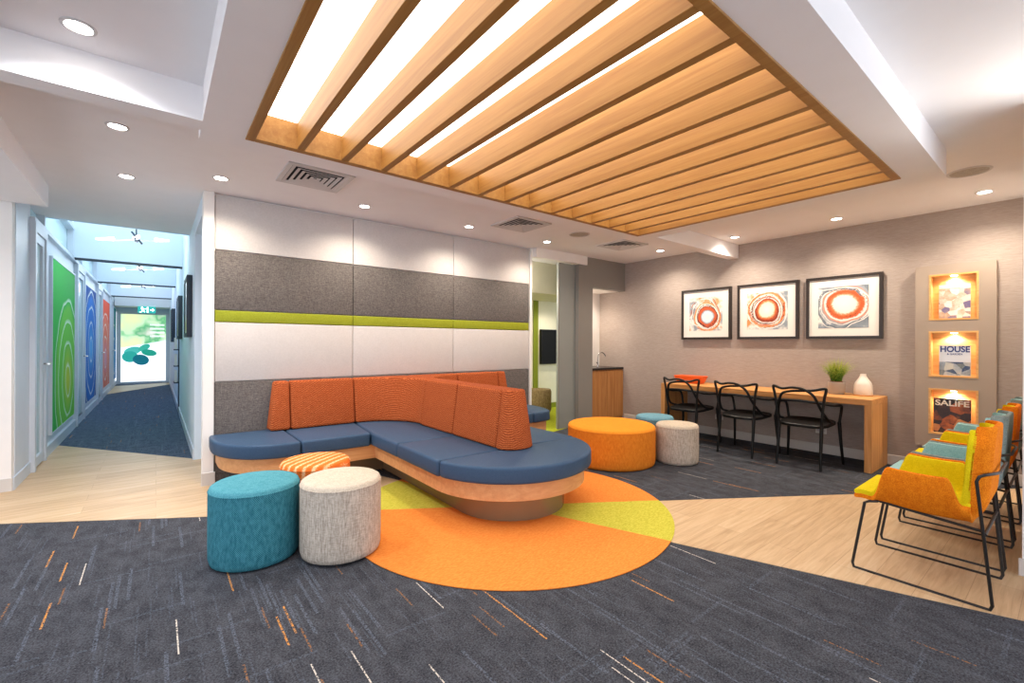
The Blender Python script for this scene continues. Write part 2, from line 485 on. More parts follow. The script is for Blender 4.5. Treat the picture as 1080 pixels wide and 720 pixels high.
# sliding grey panel across the opening
d = thing('sliding_door', (4.95, 4.99, 0), 'tall grey sliding door panel behind the large orange ottoman', 'door')
MB().box(4.77, 5.139, 4.90, 4.945, 0.004, 2.53).bevel(0.004, 1).build('panel', M['grey_door'], d, True)
MB().box(4.765, 4.785, 4.893, 4.90, 0.006, 2.525).build('edge_strip', M['grey_wall'], d, True)
# inner room
struct('wall_inner', MB().box(2.6, 8.0, 6.70, 6.80, 0, CZ), M['cream_wall'])
struct('trim_6', MB().box(2.6, 8.0, 5.65, 6.70, 2.15, CZ), M['cream_wall'])
struct('trim_7', MB().box(5.83, 5.955, 6.685, 6.70, 0.0, 2.15), M['olive_wall'])
struct('baseboard_inner', MB().box(5.955, 8.0, 6.685, 6.70, 0, 0.10), M['olive_wall'])
struct('wall_inner_side', MB().box(7.9, 8.0, 5.0, 6.7, 0, CZ), M['cream_wall'])
struct('wall_inner_end', MB().box(2.5, 2.6, 5.07, 6.8, 0, CZ), M['cream_wall'])

# hall: left corner wall, left glazed wall, right wall, end wall
struct('wall_left', MB().box(-4.2, -0.985, 5.75, 5.85, 0, CZ), M['white'])
struct('wall_left_return', MB().box(-1.1, -0.98, 5.85, 6.42, 0, CZ), M['metal_wall'])
b = MB(); b.box(-4.2, -0.975, 5.738, 5.75, 0, 0.115)
struct('baseboard_left', b.bevel(0.003, 1), M['skirt'])
struct('baseboard_left_return', MB().box(-0.98, -0.968, 5.76, 6.42, 0, 0.115).bevel(0.003, 1), M['alu'])
b = MB(); b.box(HX, 0.45, 6.06, HE, 0, 2.49); b.box(HX, 0.45, 5.07, HE, 2.49, 3.3)
b.box(0.45, 0.9, 6.06, 6.16, 0, 2.49)
struct('wall_hall_right', b, M['blue_white'])
struct('wall_recess', MB().box(0.9, 1.0, 5.07, 6.16, 0, 2.6), M['metal_wall'])
struct('baseboard_hall_right', MB().box(HX-0.012, HX, 6.06, HE, 0, 0.12), M['alu'])
struct('wall_hall_end', MB().box(-1.3, 0.6, HE, HE+0.1, 2.22, 3.3), M['blue_white'])
struct('wall_hall_step', MB().box(-1.3, HX, 7.05, 7.12, CZ, 3.3), M['blue_white'])
# hall ceiling: lit glazed roof strips between deep beams
for k, (y0, y1) in enumerate(((7.12, 9.15), (9.25, 12.45), (12.55, 16.0), (16.1, HE))):
    struct('window_%d' % (k+1), MB().box(-1.3, HX+0.1, y0, y1, 3.10, 3.14), M['skylight'])
for k, yb in enumerate((9.15, 12.45, 16.0)):
    bb = MB(); bb.box(LX, HX, yb, yb+0.1, 2.535, 3.12)
    struct('trim_%d' % (8+k), bb, M['blue_white'])
    struct('trim_%d' % (11+k), MB().box(LX, HX, yb-0.004, yb+0.104, 2.51, 2.535), M['dark'])
struct('trim_14', MB().box(LX, HX, 17.4, HE, 2.36, 3.1), M['ceiling'])

# left hall wall: solid spandrels, transom rail, clerestory glass and posts
b = MB(); b.box(-1.10, LX-0.03, 6.42, HE, 0, 2.5)
b.box(-1.10, LX-0.03, 6.42, HE, 2.97, 3.3)
struct('wall_hall_left', b, M['metal_wall'])
struct('wall_hall_left_sky', MB().box(-1.34, -1.30, 6.42, HE, 2.4, 3.3), M['skylight'])
struct('trim_15', MB().box(-1.08, LX+0.015, 6.42, HE, 2.49, 2.535), M['alu'])
struct('trim_16', MB().box(-1.08, LX+0.015, 6.42, HE, 2.93, 2.97), M['alu'])
ROOF_POSTS = (6.98, 9.12, 10.1, 12.42, 13.4, 15.97)
for k, yp in enumerate(ROOF_POSTS):
    struct('trim_%d' % (17+k), MB().box(-1.02, LX+0.005, yp, yp+0.06, 2.535, 2.93), M['alu'])
struct('window_5', MB().box(-1.03, -1.022, 6.42, HE, 2.535, 2.93), M['glass'])
struct('baseboard_hall_left', MB().box(LX-0.03, LX+0.006, 7.02, HE, 0, 0.12), M['alu'])

def hall_door(y0, y1, n):
    d = bpy.data.objects.new('door_%d' % n, None); COL.objects.link(d)
    d.location = (LX, (y0+y1)/2, 0); d['kind'] = 'structure'
    f = MB()
    f.box(LX-0.03, LX+0.02, y0, y0+0.07, 0, 2.49); f.box(LX-0.03, LX+0.02, y1-0.07, y1, 0, 2.49)
    f.box(LX-0.03, LX+0.02, y0+0.07, y1-0.07, 2.40, 2.49)
    f.build('door_frame', M['alu'], d, True)
    g = MB()
    g.box(LX-0.028, LX+0.005, y0+0.075, y0+0.16, 0.02, 2.395); g.box(LX-0.028, LX+0.005, y1-0.16, y1-0.075, 0.02, 2.395)
    g.box(LX-0.028, LX+0.005, y0+0.16, y1-0.16, 0.02, 0.12); g.box(LX-0.028, LX+0.005, y0+0.16, y1-0.16, 2.31, 2.395)
    lf = g.build('door_leaf', M['alu'], d, True)
    MB().box(LX-0.024, LX-0.016, y0+0.16, y1-0.16, 0.12, 2.31).build('door_pane', M['glass'], d, True)
    MB().box(LX-0.018, LX-0.006, y0+0.152, y0+0.164, 0.12, 2.31).build('door_gasket', M['dark'], d, True)
    h = MB()
    h.tube([(LX+0.005, y1-0.115, 1.06), (LX+0.055, y1-0.115, 1.06), (LX+0.06, y1-0.22, 1.06)], 0.010, 8)
    h.lathe([(0, 0), (0.026, 0), (0.026, 0.01), (0, 0.01)], (LX, y1-0.115, 1.055), 16)
    h.build('door_handle', M['chrome'], d, True)
hall_door(6.42, 7.05, 1)
hall_door(9.50, 10.45, 2)
hall_door(12.60, 13.58, 3)
hall_door(15.95, 16.80, 4)

def ripple_mat(name, back, ring, core, cz, cyy, sy, freq):
    t = NT(name, 0.65, 0.12)
    v = t.coords('World')
    sep = t.n('ShaderNodeSeparateXYZ'); t.l(v, sep.inputs[0])
    dyv = t.math('DIVIDE', t.math('SUBTRACT', sep.outputs[1], cyy), sy)
    dzv = t.math('SUBTRACT', sep.outputs[2], cz)
    r = t.math('SQRT', t.math('ADD', t.math('MULTIPLY', dyv, dyv), t.math('MULTIPLY', dzv, dzv)))
    r = t.math('ADD', r, t.math('MULTIPLY', t.noise(v, 2.2, 2), 0.16))
    r = t.math('MULTIPLY', r, 0.86)
    fr = t.math('FRACT', t.math('MULTIPLY', r, freq))
    line = t.ramp(fr, [(0.0, (1, 1, 1, 1)), (0.10, (0.6, 0.6, 0.6, 1)), (0.20, (0, 0, 0, 1)), (1.0, (0, 0, 0, 1))])
    body = t.ramp(r, [(0.12, core), (0.5, ring), (0.90, ring), (0.98, back)])
    inside = t.math('LESS_THAN', r, 1.03)
    c = t.mix(t.math('MULTIPLY', t.math('MULTIPLY', line, inside), 0.8), body, lin(240, 248, 236))
    return t.col(c)
def mural(y0, y1, m, label):
    d = thing('mural_panel', (LX-0.02, (y0+y1)/2, 0.2), label, 'wall mural')
    MB().box(LX-0.03, LX-0.004, y0, y1, 0.22, 2.29).bevel(0.003, 1).build('printed_panel', m, d, True)
    e = MB()
    e.box(LX-0.03, LX+0.001, y0-0.02, y0, 0.20, 2.31); e.box(LX-0.03, LX+0.001, y1, y1+0.02, 0.20, 2.31)
    e.box(LX-0.03, LX+0.001, y0, y1, 0.20, 0.22); e.box(LX-0.03, LX+0.001, y0, y1, 2.29, 2.31)
    e.build('edge_frame', M['alu'], d, True)
mural(7.52, 9.36, ripple_mat('green_ripple_print', lin(58, 176, 74), lin(112, 196, 66), lin(196, 206, 60), 0.78, 8.75, 0.95, 4.06), 'green mural panel with pale ripple rings, nearest in the hallway')
mural(10.62, 12.40, ripple_mat('blue_ripple_print', lin(24, 76, 146), lin(36, 110, 188), lin(84, 168, 220), 1.15, 11.55, 1.0, 4.06), 'blue mural panel with pale ripple rings, second in the hallway')
mural(13.75, 15.75, ripple_mat('red_ripple_print', lin(222, 88, 66), lin(226, 118, 96), lin(214, 150, 168), 0.9, 14.6, 1.1, 4.06), 'red mural panel beyond the blue one in the hallway')
mural(16.95, 18.1, ripple_mat('teal_ripple_print', lin(30, 132, 150), lin(34, 116, 186), lin(60, 150, 206), 0.7, 17.4, 0.7, 3.0), 'teal blue mural panel beside the far glazed hallway door')

# hall end: glazed entry with a backlit leaf print
def end_print():
    t = NT('backlit_leaf_print', 0.4, 0.3)
    v = t.coords('World')
    sep = t.n('ShaderNodeSeparateXYZ'); t.l(v, sep.inputs[0])
    x, z = sep.outputs[0], sep.outputs[2]
    n = t.noise(v, 2.2, 2)
    hill = t.math('SUBTRACT', z, t.math('ADD', 1.30, t.math('MULTIPLY', x, 0.22)))
    top = t.ramp(t.math('ADD', n, t.math('MULTIPLY', x, 0.25)), [(0.3, lin(226, 232, 176)), (0.48, lin(196, 226, 186)), (0.58, lin(96, 176, 120)), (0.72, lin(214, 216, 200))])
    c = t.mix(t.math('GREATER_THAN', hill, 0.0), lin(240, 248, 252), top)
    # four leaf blobs
    for (px, pz, rx, rz, a, col) in ((-0.58, 1.02, 0.21, 0.12, 0.3, lin(70, 170, 160)), (-0.64, 0.84, 0.19, 0.17, 0.0, lin(40, 150, 140)),
                                     (-0.30, 1.12, 0.16, 0.09, 0.6, lin(52, 160, 140)), (-0.18, 0.96, 0.19, 0.10, -0.2, lin(28, 140, 120)), (-0.38, 0.74, 0.20, 0.16, -0.3, lin(12, 96, 112))):
        ca, sa = math.cos(a), math.sin(a)
        u = t.math('SUBTRACT', x, px); w = t.math('SUBTRACT', z, pz)
        uu = t.math('DIVIDE', t.math('ADD', t.math('MULTIPLY', u, ca), t.math('MULTIPLY', w, sa)), rx)
        ww = t.math('DIVIDE', t.math('SUBTRACT', t.math('MULTIPLY', w, ca), t.math('MULTIPLY', u, sa)), rz)
        r2 = t.math('ADD', t.math('MULTIPLY', uu, uu), t.math('MULTIPLY', ww, ww))
        c = t.mix(t.math('LESS_THAN', r2, 1.0), c, col)
    # white text-like bars at upper right
    bars = t.math('GREATER_THAN', t.math('SINE', t.math('MULTIPLY', z, 52)), 0.2)
    inx = t.math('MULTIPLY', t.math('GREATER_THAN', x, -0.16), t.math('LESS_THAN', x, 0.2))
    inz = t.math('MULTIPLY', t.math('GREATER_THAN', z, 1.46), t.math('LESS_THAN', z, 1.92))
    c = t.mix(t.math('MULTIPLY', t.math('MULTIPLY', bars, 0.7), t.math('MULTIPLY', inx, inz)), c, (1, 1, 1, 1))
    t.l(c, t.b.inputs['Emission Color']); t.b.inputs['Emission Strength'].default_value = 0.8
    return t.col(c)
d = bpy.data.objects.new('door_5', None); COL.objects.link(d); d.location = (-0.3, HE, 0); d['kind'] = 'structure'
MB().box(-0.86, 0.24, HE-0.02, HE, 0.06, 2.16).build('door_pane', end_print(), d, True)
f = MB(); f.box(-0.96, -0.86, HE-0.06, HE+0.02, 0, 2.22); f.box(0.24, HX, HE-0.06, HE+0.02, 0, 2.22)
f.box(-0.86, 0.24, HE-0.06, HE+0.02, 2.16, 2.22); f.box(-0.86, 0.24, HE-0.06, HE+0.02, 0, 0.06)
f.build('door_frame', M['alu'], d, True)

# exit sign: running figure and arrow on green
d = thing('exit_sign', (-0.30, 17.35, 2.36), 'green illuminated exit sign with white figure above the far hallway door', 'exit sign')
MB().box(-0.44, -0.02, 17.33, 17.37, 2.16, 2.36).bevel(0.006, 1).build('sign_box', M['exit_green'], d, True)
s = MB()
yy = 17.328
def flat(pts):
    vs = [s.bm.verts.new((px, yy, pz)) for px, pz in pts]; f2 = s.bm.faces.new(vs)
    e = bmesh.ops.extrude_face_region(s.bm, geom=[f2]); bmesh.ops.translate(s.bm, vec=(0, 0.003, 0), verts=[q for q in e['geom'] if isinstance(q, bmesh.types.BMVert)])
flat([(-0.40+0.022*math.cos(a*PI/5)+0.06, 2.325+0.022*math.sin(a*PI/5)) for a in range(10)])
flat([(-0.37, 2.30), (-0.33, 2.30), (-0.30, 2.24), (-0.335, 2.235)])
flat([(-0.335, 2.245), (-0.30, 2.24), (-0.27, 2.21), (-0.275, 2.18), (-0.30, 2.20)])
flat([(-0.33, 2.24), (-0.305, 2.235), (-0.36, 2.175), (-0.41, 2.18), (-0.40, 2.195), (-0.365, 2.195)])
flat([(-0.33, 2.295), (-0.27, 2.27), (-0.24, 2.29), (-0.25, 2.30), (-0.275, 2.288), (-0.325, 2.312)])
flat([(-0.23, 2.18), (-0.19, 2.18), (-0.19, 2.34), (-0.23, 2.34)])
flat([(-0.15, 2.275), (-0.10, 2.275), (-0.10, 2.31), (-0.045, 2.26), (-0.10, 2.21), (-0.10, 2.245), (-0.15, 2.245)])
s.build('pictogram', M['exit_white'], d, True)

# things on the hall right wall
def hall_print():
    t = NT('bright_poster', 0.3, 0.3)
    sep = t.n('ShaderNodeSeparateXYZ'); t.l(t.coords('World'), sep.inputs[0])
    n = t.noise(t.coords('World'), 5, 2)
    h = t.math('ADD', sep.outputs[2], t.math('MULTIPLY', n, 0.25))
    return t.col(t.ramp(h, [(0.0, lin(226, 236, 240)), (0.99, lin(226, 236, 240))]) if False else t.ramp(t.math('MULTIPLY', h, 0.5), [(0.74, lin(232, 238, 240)), (0.79, lin(196, 208, 90)), (0.90, lin(214, 222, 226))]))
M['poster'] = hall_print()
def hall_board(y0, y1, z0, z1, dep, label):
    d = thing('display_board', (HX, (y0+y1)/2, z0), label, 'display board')
    f = MB(); x0 = HX-dep
    f.box(x0, HX, y0, y0+0.05, z0, z1); f.box(x0, HX, y1-0.05, y1, z0, z1)
    f.box(x0, HX, y0+0.05, y1-0.05, z0, z0+0.05); f.box(x0, HX, y0+0.05, y1-0.05, z1-0.05, z1)
    f.bevel(0.006, 2).build('board_frame', M['dark'], d, True)
    MB().box(x0+0.012, HX, y0+0.05, y1-0.05, z0+0.05, z1-0.05).build('board_face', M['poster'], d, True)
hall_board(6.48, 7.15, 1.36, 2.09, 0.055, 'dark framed display board nearest on the right hallway wall')
hall_board(9.0, 9.7, 1.35, 2.05, 0.06, 'dark framed display board farther along the right hallway wall')
hall_board(12.6, 13.4, 1.30, 2.05, 0.07, 'dark framed display board farthest on the right hallway wall')
d = thing('brochure_rack', (HX, 10.35, 0), 'slim wall rack of white brochures low on the right hallway wall', 'brochure rack')
r_ = MB()
for z in (0.55, 0.85, 1.15): r_.box(HX-0.08, HX, 10.2, 10.5, z, z+0.02)
r_.box(HX-0.012, HX-0.001, 10.2, 10.5, 0.004, 1.5)
r_.build('rack', M['dark'], d, True)
for z in (0.57, 0.87, 1.17):
    MB().prism([(HX-0.07, 10.22), (HX-0.03, 10.22), (HX-0.03, 10.48), (HX-0.07, 10.48)], z, z+0.21).build('brochure', M['mat_white'], d, True)

# twig-like hall lamps
def twig_lamp(x, y, label, sc=1.0):
    d = thing('branch_lamp', (x, y, 3.10), label, 'ceiling lamp', 'branch lamps in the hallway')
    t = MB()
    t.lathe([(0, -0.02), (0.05, -0.02), (0.05, 0.0), (0, 0)], (0, 0, 0), 20)
    t.tube([(0, 0, 0), (0, 0, -0.40)], 0.008, 8)
    t.tube([(-0.02, 0, -0.40), (0.02, 0, -0.40)], 0.045, 10)
    t.tube([(0.06, -0.02, -0.46), (-0.05, 0.02, -0.30)], 0.012, 8)
    t.build('stem', M['dark'], d)
    for (ax, az, ln, ay) in ((-0.95, -0.18, 0.42, 0.1), (0.85, 0.02, 0.36, 0.1), (-0.15, 0.10, 0.25, 0.9), (0.1, -0.10, 0.30, -0.9)):
        v = Vector((ax, ay, az)).normalized()
        o = Vector((0, 0, -0.40)); e1 = o+v*ln*0.55; e2 = o+v*ln
        a = MB(); a.tube([o, e1], 0.011, 8); a.tube([e1, e1+Vector((0, 0, 0.03)), e2+Vector((0, 0, 0.05))], 0.006, 6)
        arm = a.build('arm', M['alu'], d)
        MB().tube([e1+Vector((0, 0, 0.02)), e2+Vector((0, 0, 0.03))], lambda q: 0.026-0.014*q, 10).build('bulb', M['lamp_soft'], arm)
    return d
M['lamp_soft'] = emit('branch_lamp_bulb', (1, 0.98, 0.95, 1), 2.2)
for yl in (8.0, 11.2, 14.6):
    pl_ = bpy.data.lights.new('branch_lamp_glow', 'POINT'); pl_.energy = 9; pl_.color = (0.86, 0.94, 1.0); pl_.shadow_soft_size = 0.15
    po = bpy.data.objects.new('branch_lamp_glow', pl_); COL.objects.link(po); po.location = (-0.25, yl, 2.55)
twig_lamp(-0.22, 8.0, 'branching white hallway lamp nearest the lounge')
twig_lamp(-0.25, 11.2, 'branching white hallway lamp, second from the lounge')
twig_lamp(-0.28, 14.6, 'branching white hallway lamp, farthest from the lounge')

# ------------------------------------------------------------------ ceiling fittings
lb = thing('slatted_ceiling_light', ((ix0+ix1)/2, (iy0+iy1)/2, BZ), 'large rectangular ceiling lightbox with timber slats and glowing white diffuser', 'ceiling light')
fw = 0.048; zb = BZ-0.008; zt = 2.636
for (x0, x1, y0, y1) in ((ix0, ix0+fw, iy0, iy1), (ix1-fw, ix1, iy0, iy1), (ix0+fw, ix1-fw, iy0, iy0+fw), (ix0+fw, ix1-fw, iy1-fw, iy1)):
    MB().box(x0, x1, y0, y1, zb, zt).bevel(0.002, 1).build('frame_board', M['slat'], lb, True)
for k in range(13):
    xs = 0.690+0.2655*k
    MB().box(xs-0.0225, xs+0.0225, iy0+fw, iy1-fw, zb+0.003, zt).bevel(0.0015, 1).build('slat', M['slat'], lb, True)
MB().box(ix0+0.002, ix1-0.002, iy0+0.002, iy1-0.002, zt, zt+0.012).build('diffuser', M['diffuser'], lb, True)

def spot(x, y, z, power, size=2.55, blend=0.9, color=(1, 0.92, 0.82)):
    l = bpy.data.lights.new('spot_beam', 'SPOT'); l.energy = power*2.9; l.spot_size = size; l.spot_blend = blend
    l.shadow_soft_size = 0.04; l.color = color
    o = bpy.data.objects.new('spot_beam', l); COL.objects.link(o); o.location = (x, y, z)
    return o
dl = None
def downlight(x, y, z, label, power, group='recessed downlights', color=(1, 0.88, 0.73)):
    global dl
    if dl is None:
        dl = thing('downlight', (x, y, z), label, 'downlight', group)
        MB().lathe([(0.044, -0.001), (0.048, -0.006), (0.060, -0.004), (0.062, 0.0)], (0, 0, 0), 28).build('trim_ring', M['vent'], dl)
        MB().lathe([(0, -0.002), (0.045, -0.002)], (0, 0, 0), 28).build('lamp', M['lamp'], dl)
    else:
        c = copy_tree(dl); c.location = (x, y, z); tag(c, label, 'downlight', group)
    spot(x, y, z-0.012, power, color=color)
ordw = ('nearest the camera', 'second from the camera', 'farthest from the camera')
for y, w in zip((2.707, 3.804, 4.904), ordw):
    downlight(-0.2 if y > 3 else -0.27, y, CZ, 'round recessed downlight in the left row, %s' % w, 26, color=(0.95, 0.96, 1.0))
for x, w in zip((0.418, 1.632, 2.872, 4.113), ('leftmost, near the white wall end', 'second from the left', 'third from the left', 'rightmost, by the opening')):
    downlight(x, 4.455, CZ, 'recessed downlight in front of the panelled wall, %s' % w, 26)
for y, w in zip((3.824, 2.74, 1.646, 0.534), ('nearest the pantry corner', 'above the leftmost framed print', 'above the rightmost framed print', 'above the magazine display')):
    downlight(5.79, y, CZ, 'recessed downlight along the wallpapered wall, %s' % w, 25)
downlight(6.1, 6.2, 2.15, 'small recessed downlight in the inner room ceiling', 14)
pl_ = bpy.data.lights.new('inner_room_fill', 'POINT'); pl_.energy = 40; pl_.color = (1, 0.95, 0.86); pl_.shadow_soft_size = 0.2  # added fill light without a fitting, brightens the inner room
po = bpy.data.objects.new('inner_room_fill', pl_); COL.objects.link(po); po.location = (3.9, 5.6, 2.2)
downlight(5.75, 5.2, 2.2, 'small recessed downlight in the pantry recess', 16)

def vent(x, y, label):
    d = thing('ceiling_vent', (x, y, CZ), label, 'air vent', 'square ceiling vents')
    h = 0.25
    f = MB()
    for (a, b_, c, e) in ((-h, h, -h, -h+0.035), (-h, h, h-0.035, h), (-h, -h+0.035, -h+0.035, h-0.035), (h-0.035, h, -h+0.035, h-0.035)):
        f.box(a, b_, c, e, -0.012, 0)
    f.build('frame', M['vent'], d)
    MB().box(-h+0.03, h-0.03, -h+0.03, h-0.03, -0.003, -0.001).build('duct', M['vent_dark'], d)
    for k in range(5):
        r = 0.212-k*0.043
        for rot in range(4):
            q = MB()
            p = [(-r, -r, -0.010), (r, -r, -0.010), (r-0.026, -r+0.026, -0.004), (-r+0.026, -r+0.026, -0.004)]
            ca, sa = math.cos(rot*PI/2), math.sin(rot*PI/2)
            vs = [(px*ca-py*sa, px*sa+py*ca, pz) for px, py, pz in p]
            va = [q.bm.verts.new(v) for v in vs]; vb = [q.bm.verts.new((v[0], v[1], v[2]-0.003)) for v in vs]
            q.bm.faces.new(va); q.bm.faces.new(vb)
            for i in range(4): q.bm.faces.new((va[i], va[(i+1) % 4], vb[(i+1) % 4], vb[i]))
            bmesh.ops.recalc_face_normals(q.bm, faces=q.bm.faces)
            q.build('louvre', M['vent'], d)
vent(1.03, 3.95, 'square white ceiling vent at the left, beside the slatted light')
vent(3.28, 3.99, 'square white ceiling vent in the middle, above the banquette')
vent(5.04, 3.93, 'square white ceiling vent at the far right, beside the wallpapered wall')
def ceil_speaker(x, y, label):
    d = thing('ceiling_speaker', (x, y, CZ), label, 'ceiling speaker', 'round ceiling speakers')
    MB().lathe([(0.112, -0.002), (0.118, -0.008), (0.128, -0.006), (0.132, 0)], (0, 0, 0), 36).build('rim', M['vent'], d)
    MB().lathe([(0, -0.006), (0.10, -0.006), (0.113, -0.003)], (0, 0, 0), 36).build('grille', M['speaker'], d)
M['speaker'] = fabric('speaker_grille', lin(150, 142, 132), lin(196, 188, 178), 200, bump=0.3)
ceil_speaker(5.022, 0.547, 'round ceiling speaker above the coloured armchairs')
ceil_speaker(4.148, 3.894, 'round ceiling speaker by the opening beyond the banquette')

# ------------------------------------------------------------------ wall panels
XS = (0.416, 1.680, 2.945, 4.203)
rows = (('dark grey woven panel behind the seat', M['panel_dark'], 0.0, 0.932), ('pale grey panel in the lower pale row', M['panel_light'], 0.936, 1.484),
        ('narrow olive green strip panel', M['panel_green'], 1.488, 1.596), ('dark grey woven panel in the upper dark row', M['panel_dark'], 1.600, 2.150),
        ('pale grey panel in the top row', M['panel_light'], 2.154, 2.655))
for lab, m, z0, z1 in rows:
    for k in range(3):
        o = MB().box(XS[k]+0.002, XS[k+1]-0.002, PY, PY+0.034, z0, z1).bevel(0.008, 3).build('wall_panel', m)
        tag(o, 'upholstered %s, %s' % (lab, ('leftmost of three', 'middle of three', 'rightmost of three')[k]), 'wall panel', 'upholstered wall panels')

# ------------------------------------------------------------------ round carpet inlay
rug = thing('round_rug', (cx, cy, 0), 'round orange and lime carpet inlay under the navy banquette', 'rug')
RR = 1.235
a1 = math.atan2(-0.63, 1); a2 = math.atan2(dy, dx)      # right-hand wedge
def sector(t0, t1):
    n = 40
    return [(0, 0)]+[(RR*math.cos(t0+(t1-t0)*i/n), RR*math.sin(t0+(t1-t0)*i/n)) for i in range(n+1)]
for nm, t0, t1, m in (('lime_wedge', a2, a1, 'rug_lime'), ('lime_wedge', a2+PI, a1+PI, 'rug_lime'), ('orange_field', a1-PI, a2, 'rug_orange'), ('orange_field', a1, a2+PI, 'rug_orange')):
    MB().prism(sector(t0, t1), 0.003, 0.008).build(nm, M[m], rug)

# ------------------------------------------------------------------ banquette
XC = 2.29
bq = thing('banquette', (XC, 4.0, 0), 'T-shaped navy banquette with orange back cushions and rounded timber base', 'sofa')
mir = lambda pts: [((2*XC-x) if 2*XC-x < 3.9 else 3.9+(2*XC-x-3.9)*0.5, y) for x, y in pts][::-1]
def arc(c, r, a0, a1, n, ry=None):
    ry = ry or r
    return [(c[0]+r*math.cos(a0+(a1-a0)*i/n), c[1]+ry*math.sin(a0+(a1-a0)*i/n)) for i in range(n+1)]
def outline(off, yb, tc=(XC, 2.975), tr=0.705):
    fy = 4.115+off; r = tr-off
    left_end = arc((0.86, 4.70), 0.49-off, PI, 1.5*PI, 12, 4.70-fy)
    L = [(0.37+off, yb)]+left_end+[(XC-r, fy)]
    tongue = arc(tc, r, PI, 2*PI, 28)
    return L+tongue+mir(L)
M_seat = M['vinyl']
zc0, zc1 = 0.335, 0.457
g = 0.004
yb = 4.90
fy = 4.115
tl = XC-0.705
s1 = [(0.375, yb)]+arc((0.86, 4.70), 0.49, PI, 1.5*PI, 12, 4.70-fy)+[(0.975-g, fy), (0.975-g, yb)]
s2 = [(0.975+g, fy), (tl-g*2, fy), (1.655-g, 4.75), (1.655-g, yb), (0.975+g, yb)]
s3 = [(tl, fy), (tl, 3.56+g), (XC-g, 3.56+g), (XC-g, yb), (1.655+g, yb), (1.655+g, 4.75)]
s4 = [(tl, 3.56-g), (tl, 2.86+g), (XC-g, 2.86+g), (XC-g, 3.56-g)]
se = [p for p in arc((XC, 2.975), 0.705, PI+0.165, 2*PI-0.165, 30)]
for p in (s1, s2, s3, s4, mir(s1), mir(s2), mir(s3), mir(s4), se):
    MB().prism(p, zc0, zc1).bevel(0.022, 4, 0.8).build('seat_cushion', M_seat, bq, True, sharp=0.9)
MB().prism(outline(0.055, yb), 0.205, zc0).bevel(0.003, 1, 0.8).build('timber_base', M['base_wood'], bq, True)
pl = [(0.62, yb), (0.62, 4.45), (XC-0.455, 4.45)]
MB().prism(pl+arc((XC, 2.93), 0.455, PI, 2*PI, 24)+mir(pl), 0.0085, 0.205).build('plinth', M['plinth'], bq, True)
zb0, zb1 = 0.459, 0.925
def back(bot, top):
    MB().prism(bot, zb0, zb1, top).bevel(0.026, 4, 0.85).build('back_cushion', M['zig'], bq, True, sharp=0.9)
B1 = ([(0.835, yb), (0.845, 4.73), (1.022, 4.72), (1.022, yb)], [(0.885, yb), (0.895, 4.80), (1.022, 4.79), (1.022, yb)])
B2 = ([(1.026, yb), (1.026, 4.72), (1.645, 4.72), (1.645, yb)], [(1.026, yb), (1.026, 4.79), (1.645, 4.79), (1.645, yb)])
ab = [(1.649, 4.72)]+arc((1.649, 4.22), 0.5, PI/2, 0, 12)[1:-1]+[(XC-0.16, 4.205)]
at_ = [(1.649, 4.79)]+arc((1.649, 4.22), 0.565, PI/2, 0, 12, 0.57)[1:-1]+[(XC-0.10, 4.205)]
B3 = ([(1.649, yb)]+ab+[(XC-0.002, 4.205), (XC-0.002, yb)], [(1.649, yb)]+at_+[(XC-0.002, 4.205), (XC-0.002, yb)])
for B in (B1, B2, B3):
    back(*B); back(mir(B[0]), mir(B[1]))
def sp(y0, y1):
    back([(XC-0.165, y0), (XC+0.165, y0), (XC+0.165, y1), (XC-0.165, y1)], [(XC-0.105, y0), (XC+0.105, y0), (XC+0.105, y1), (XC-0.105, y1)])
sp(3.582, 4.201); sp(2.902, 3.578)
eb = arc((XC, 2.86), 0.165, PI, 2*PI, 14, 0.13); et = arc((XC, 2.88), 0.105, PI, 2*PI, 14, 0.085)
back([(XC-0.165, 2.898)]+eb+[(XC+0.165, 2.898)], [(XC-0.105, 2.898)]+et+[(XC+0.105, 2.898)])

# ------------------------------------------------------------------ ottomans
def ottoman(name, x, y, r, h, side, top, label, group=None, z=0.0):
    d = thing(name, (x, y, z), label, 'ottoman', group)
    prof = [(0, 0.005), (r-0.022, 0.005), (r-0.009, 0.011), (r-0.001, 0.04), (r, 0.12), (r, h-0.06), (r-0.002, h-0.028)]
    MB().lathe(prof, (0, 0, 0), 56).build('side_cover', side, d, sharp=1.2)
    MB().lathe([(r-0.002, h-0.028), (r-0.008, h-0.010), (r-0.022, h-0.001), (r*0.6, h+0.004), (0, h+0.005)], (0, 0, 0), 56).build('seat_top', top, d, sharp=1.2)
    sm = MB(); sm.tube([((r-0.0015)*math.cos(2*PI*k/56), (r-0.0015)*math.sin(2*PI*k/56), h-0.029) for k in range(56)], 0.003, 6, True)
    sm.build('seam', side, d)
    ft = MB()
    for k in range(4):
        a = PI/4+k*PI/2
        ft.lathe([(0, 0), (0.02, 0), (0.02, 0.007), (0, 0.007)], ((r-0.07)*math.cos(a), (r-0.07)*math.sin(a), 0), 12)
    ft.build('glides', M['black_plastic'], d)
    return d
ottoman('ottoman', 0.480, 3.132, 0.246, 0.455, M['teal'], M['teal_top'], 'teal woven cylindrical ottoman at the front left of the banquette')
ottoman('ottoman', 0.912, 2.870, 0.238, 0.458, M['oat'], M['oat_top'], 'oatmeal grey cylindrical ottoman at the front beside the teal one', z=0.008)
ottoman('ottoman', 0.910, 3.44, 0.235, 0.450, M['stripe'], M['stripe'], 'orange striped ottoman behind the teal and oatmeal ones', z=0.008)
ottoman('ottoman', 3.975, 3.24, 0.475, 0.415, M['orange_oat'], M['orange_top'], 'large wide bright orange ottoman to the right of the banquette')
ottoman('ottoman', 4.53, 2.77, 0.225, 0.425, M['oat'], M['oat_top'], 'oatmeal grey ottoman beside the large orange ottoman')
